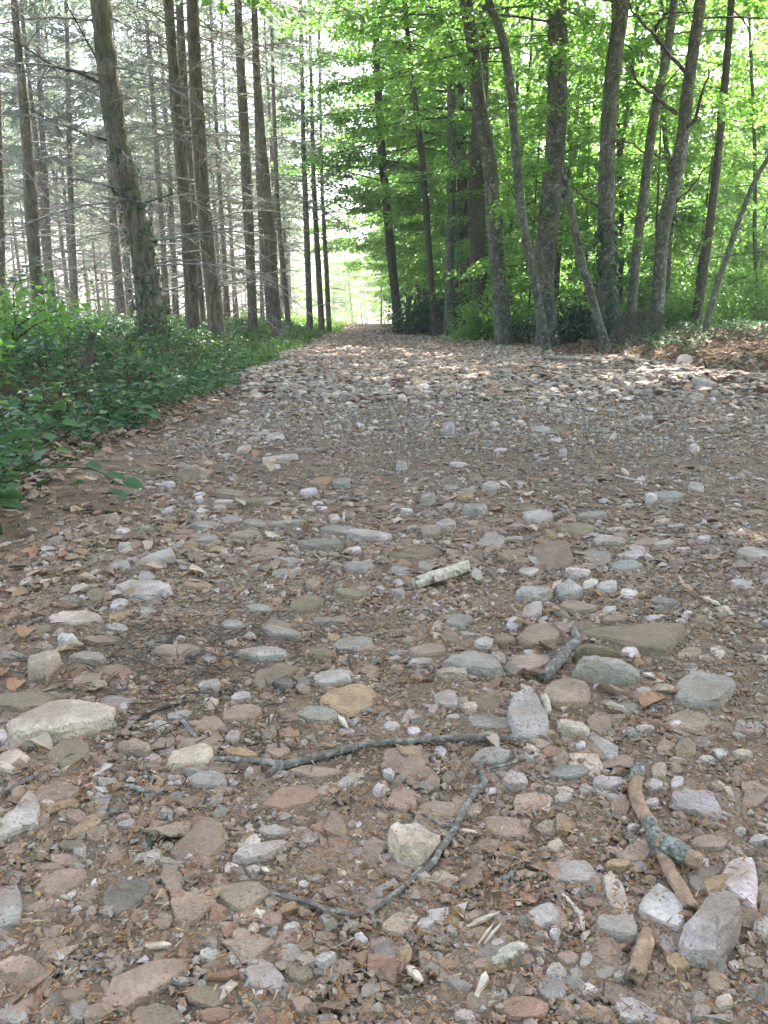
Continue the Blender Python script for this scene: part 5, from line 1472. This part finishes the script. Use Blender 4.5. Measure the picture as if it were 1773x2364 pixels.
def splinter(reg, pts, w0, w1, label, mat=None):
    a, b = [src(reg, [q])[0] for q in pts]
    A, B = on_ground(*a, .008), on_ground(*b, .012)
    A = np.array((A.x, A.y, A.z + .008)); B = np.array((B.x, B.y, B.z + .012))
    d = unit(B - A); s = np.cross(d, (0, 0, 1)); s /= np.linalg.norm(s); up = np.cross(s, d)
    k = math.hypot(A[1], EYE) * ZS / F_SRC * .32
    n = 5; V = []
    for t in np.linspace(0, 1, n):
        w = (w0 + (w1 - w0) * t) * k * (1 + rng.uniform(-.35, .35)) * (1.1 - .6 * abs(2 * t - 1) ** 3); h = w * .5
        c = A + (B - A) * t + up * rng.uniform(-.1, .1) * w
        e = (B - A) * rng.uniform(-.16, .16, 4)[:, None] * (1 if t in (0, 1) else 0)
        V += [c - s * w - up * h + e[0], c + s * w - up * h + e[1], c + s * w * .8 + up * h + e[2], c - s * w * .7 + up * h * 1.2 + e[3]]
    V = np.array(V) - A; F = []
    for i in range(n - 1):
        for j in range(4):
            j2 = (j + 1) % 4; q = i * 4
            F += [(q + j, q + j2, q + 4 + j2), (q + j, q + 4 + j2, q + 4 + j)]
    F += [(0, 2, 1), (0, 3, 2), (4 * n - 4, 4 * n - 3, 4 * n - 2), (4 * n - 4, 4 * n - 2, 4 * n - 1)]
    thing('wood_splinter', MB().add(V, F).mesh('wood_splinter', [mat or M_PALEWOOD]), label, 'wood chip', None, tuple(A))
splinter('H', ((365,695), (480,645)), 28, 26, 'long pale wood splinter, topmost of the splinter heap')
splinter('H', ((410,770), (470,690)), 16, 14, 'thin pale splinter at the left of the splinter heap')
splinter('H', ((430,775), (505,685)), 18, 12, 'thin pale splinter at the right of the splinter heap')
splinter('H', ((400,995), (445,900)), 56, 40, 'white wood chip standing near the bottom centre')
splinter('H', ((105,875), (160,930)), 48, 40, 'white wood chip left of the grey wood stub')
splinter('H', ((335,282), (400,294)), 24, 20, 'small white chip right of the cream angular block')
splinter('G', ((640,782), (735,778)), 36, 28, 'small greenish white wood chip among bottom left pebbles')
splinter('E', ((1465,755), (1495,795)), 34, 28, 'pale yellow wood chip beside the greenish embedded slab')
splinter('E', ((1150,780), (1175,750)), 26, 22, 'tiny pale wood chip above the mossy cube stone')
splinter('F', ((1375,240), (1450,272)), 34, 22, 'white green wood chip lying in the right hand rut')
splinter('F', ((1120,570), (1165,582)), 26, 24, 'white chip in front of the big mossy slab')
splinter('G', ((1135,445), (1160,465)), 26, 22, 'tiny white wood chip beside the whitish grey wedge')

# needles shed by the spruces
mb = MB(); n = 21000
x, y = road_points(n, .43, 2.8, 1.25, .1)
k = off_stones(x, y); x = x[k]; y = y[k]; n = len(x)
z = H(x, y)
a = rng.uniform(0, 6.283, n)
d = np.stack([np.cos(a), np.sin(a), rng.normal(0, .22, n)], 1)
ln = rng.uniform(.008, .017, n)
col = np.array([(.30, .13, .055), (.36, .19, .09), (.20, .10, .05), (.46, .34, .20)])[rng.choice(4, n, p=(.4, .3, .2, .1))] * rng.uniform(.8, 1.2, (n, 1))
s = unit(np.cross(d, (0, 0, 1.0)))
pos = np.stack([x, y, z + rng.uniform(.003, .011, n)], 1)
w = rng.uniform(.0006, .0012, n)[:, None]
V = np.stack([pos - s * w, pos + s * w, pos + d * ln[:, None] + np.array((0, 0, .001)), pos + d * ln[:, None] * .5 + np.array((0, 0, .0014))], 1).reshape(-1, 3)
b = np.arange(n)[:, None] * 4
F = np.stack([b + [0, 1, 3], b + [1, 2, 3], b + [0, 3, 2]], 1).reshape(-1, 3)
mb.add(V, F, 0, np.repeat(col, 3, 0))
n = 800                             # the dark twigs and bark bits gathered left of the middle
c0 = on_ground(*src('E', [(760, 520)])[0])
x = c0.x + rng.normal(0, .16, n); y = c0.y + rng.normal(0, .15, n); k = off_stones(x, y, .05); x = x[k]; y = y[k]; n = len(x); z = H(x, y)
a = rng.uniform(0, 6.283, n); d = np.stack([np.cos(a), np.sin(a), rng.normal(0, .2, n)], 1); ln = rng.uniform(.012, .04, n)
s = unit(np.cross(d, (0, 0, 1.0))); w = rng.uniform(.0008, .0024, n)[:, None]
pos = np.stack([x, y, z + rng.uniform(.004, .014, n)], 1)
V = np.stack([pos - s * w, pos + s * w, pos + d * ln[:, None] + np.array((0, 0, .001)), pos + d * ln[:, None] * .5 + np.array((0, 0, .0024))], 1).reshape(-1, 3)
b = np.arange(n)[:, None] * 4
F = np.stack([b + [0, 1, 3], b + [1, 2, 3], b + [0, 3, 2]], 1).reshape(-1, 3)
mb.add(V, F, 0, np.repeat(np.array((.075, .058, .048)) * rng.uniform(.6, 1.6, (n, 1)), 3, 0))
tag(thing('needle_litter', mb.mesh('needle_litter', [M_DRY]), 'orange brown spruce needles strewn over the near stones', None), kind='stuff')

# ------------------------------------------------------------------ thin air volume added to imitate lens glare between the trunks
hz = bpy.data.meshes.new('glare_haze')
x0, x1, y0, y1, z0, z1 = -166, 166, -46, 266, -5.0, 25.0
hz.from_pydata([(x, y, z) for z in (z0, z1) for y in (y0, y1) for x in (x0, x1)], [], [(0, 2, 3, 1), (4, 5, 7, 6), (0, 1, 5, 4), (2, 6, 7, 3), (0, 4, 6, 2), (1, 3, 7, 5)])
hm = bpy.data.materials.new('glare_haze_air'); hm.use_nodes = True
hm.node_tree.nodes.clear()
ho = hm.node_tree.nodes.new('ShaderNodeOutputMaterial'); hv = hm.node_tree.nodes.new('ShaderNodeVolumePrincipled')
hv.inputs['Color'].default_value = (.93, .96, .95, 1)
hv.inputs['Density'].default_value = 0.0019
hv.inputs['Anisotropy'].default_value = 0.2
hm.node_tree.links.new(hv.outputs[0], ho.inputs['Volume'])
hz.materials.append(hm)
glare_haze = thing('glare_haze', hz, 'thin hazy volume added for the lens glare between the trunks', None)
tag(glare_haze, kind='stuff')

# ------------------------------------------------------------------ labels of the far trees, told by the near trunks they stand between
LAND = sorted([(17, 'edge cut spruce'), (91, 'reddish spruce'), (166, 'leaning ivy clad spruce'), (206, 'straight spruce'), (225, 'stout spruce'), (262, 'slim dark spruce'), (285, 'curved spruce'),
               (318, 'verge trio'), (352, 'track end'), (398, 'dark leaning trunk'), (440, 'thin dark trunk'), (458, 'pale mottled trunk'), (482, 'broad dark trunk'), (503, 'mottled curving trunk'),
               (547, 'thickest trunk'), (607, 'ivy footed dark trunk'), (652, 'stump'), (698, 'dark slim trunk'), (740, 'thin leaning sapling')])
ORD = ['first', 'second', 'third', 'fourth', 'fifth', 'sixth', 'seventh', 'eighth', 'ninth', 'tenth', 'eleventh', 'twelfth', 'thirteenth', 'fourteenth', 'fifteenth', 'sixteenth', 'seventeenth', 'eighteenth', 'nineteenth', 'twentieth', 'twenty-first', 'twenty-second', 'twenty-third', 'twenty-fourth']
gaps = {}
for o, what in FAR:
    px = 384 + 770 * o.location.x / o.location.y * 1.0
    i = sum(1 for p, _ in LAND if p < px)
    gaps.setdefault((i, what), []).append((px, o))
for (i, what), row in gaps.items():
    row.sort(key=lambda t: t[0])
    if i == 0: where = 'left of the ' + LAND[0][1]
    elif i == len(LAND): where = 'right of the ' + LAND[-1][1]
    else: where = 'between the %s and the %s' % (LAND[i - 1][1], LAND[i][1])
    for k, (_, o) in enumerate(row):
        o['label'] = ('%s %s' % (what, where)) if len(row) == 1 else '%s %s %s' % (ORD[min(k, 23)], what, where)
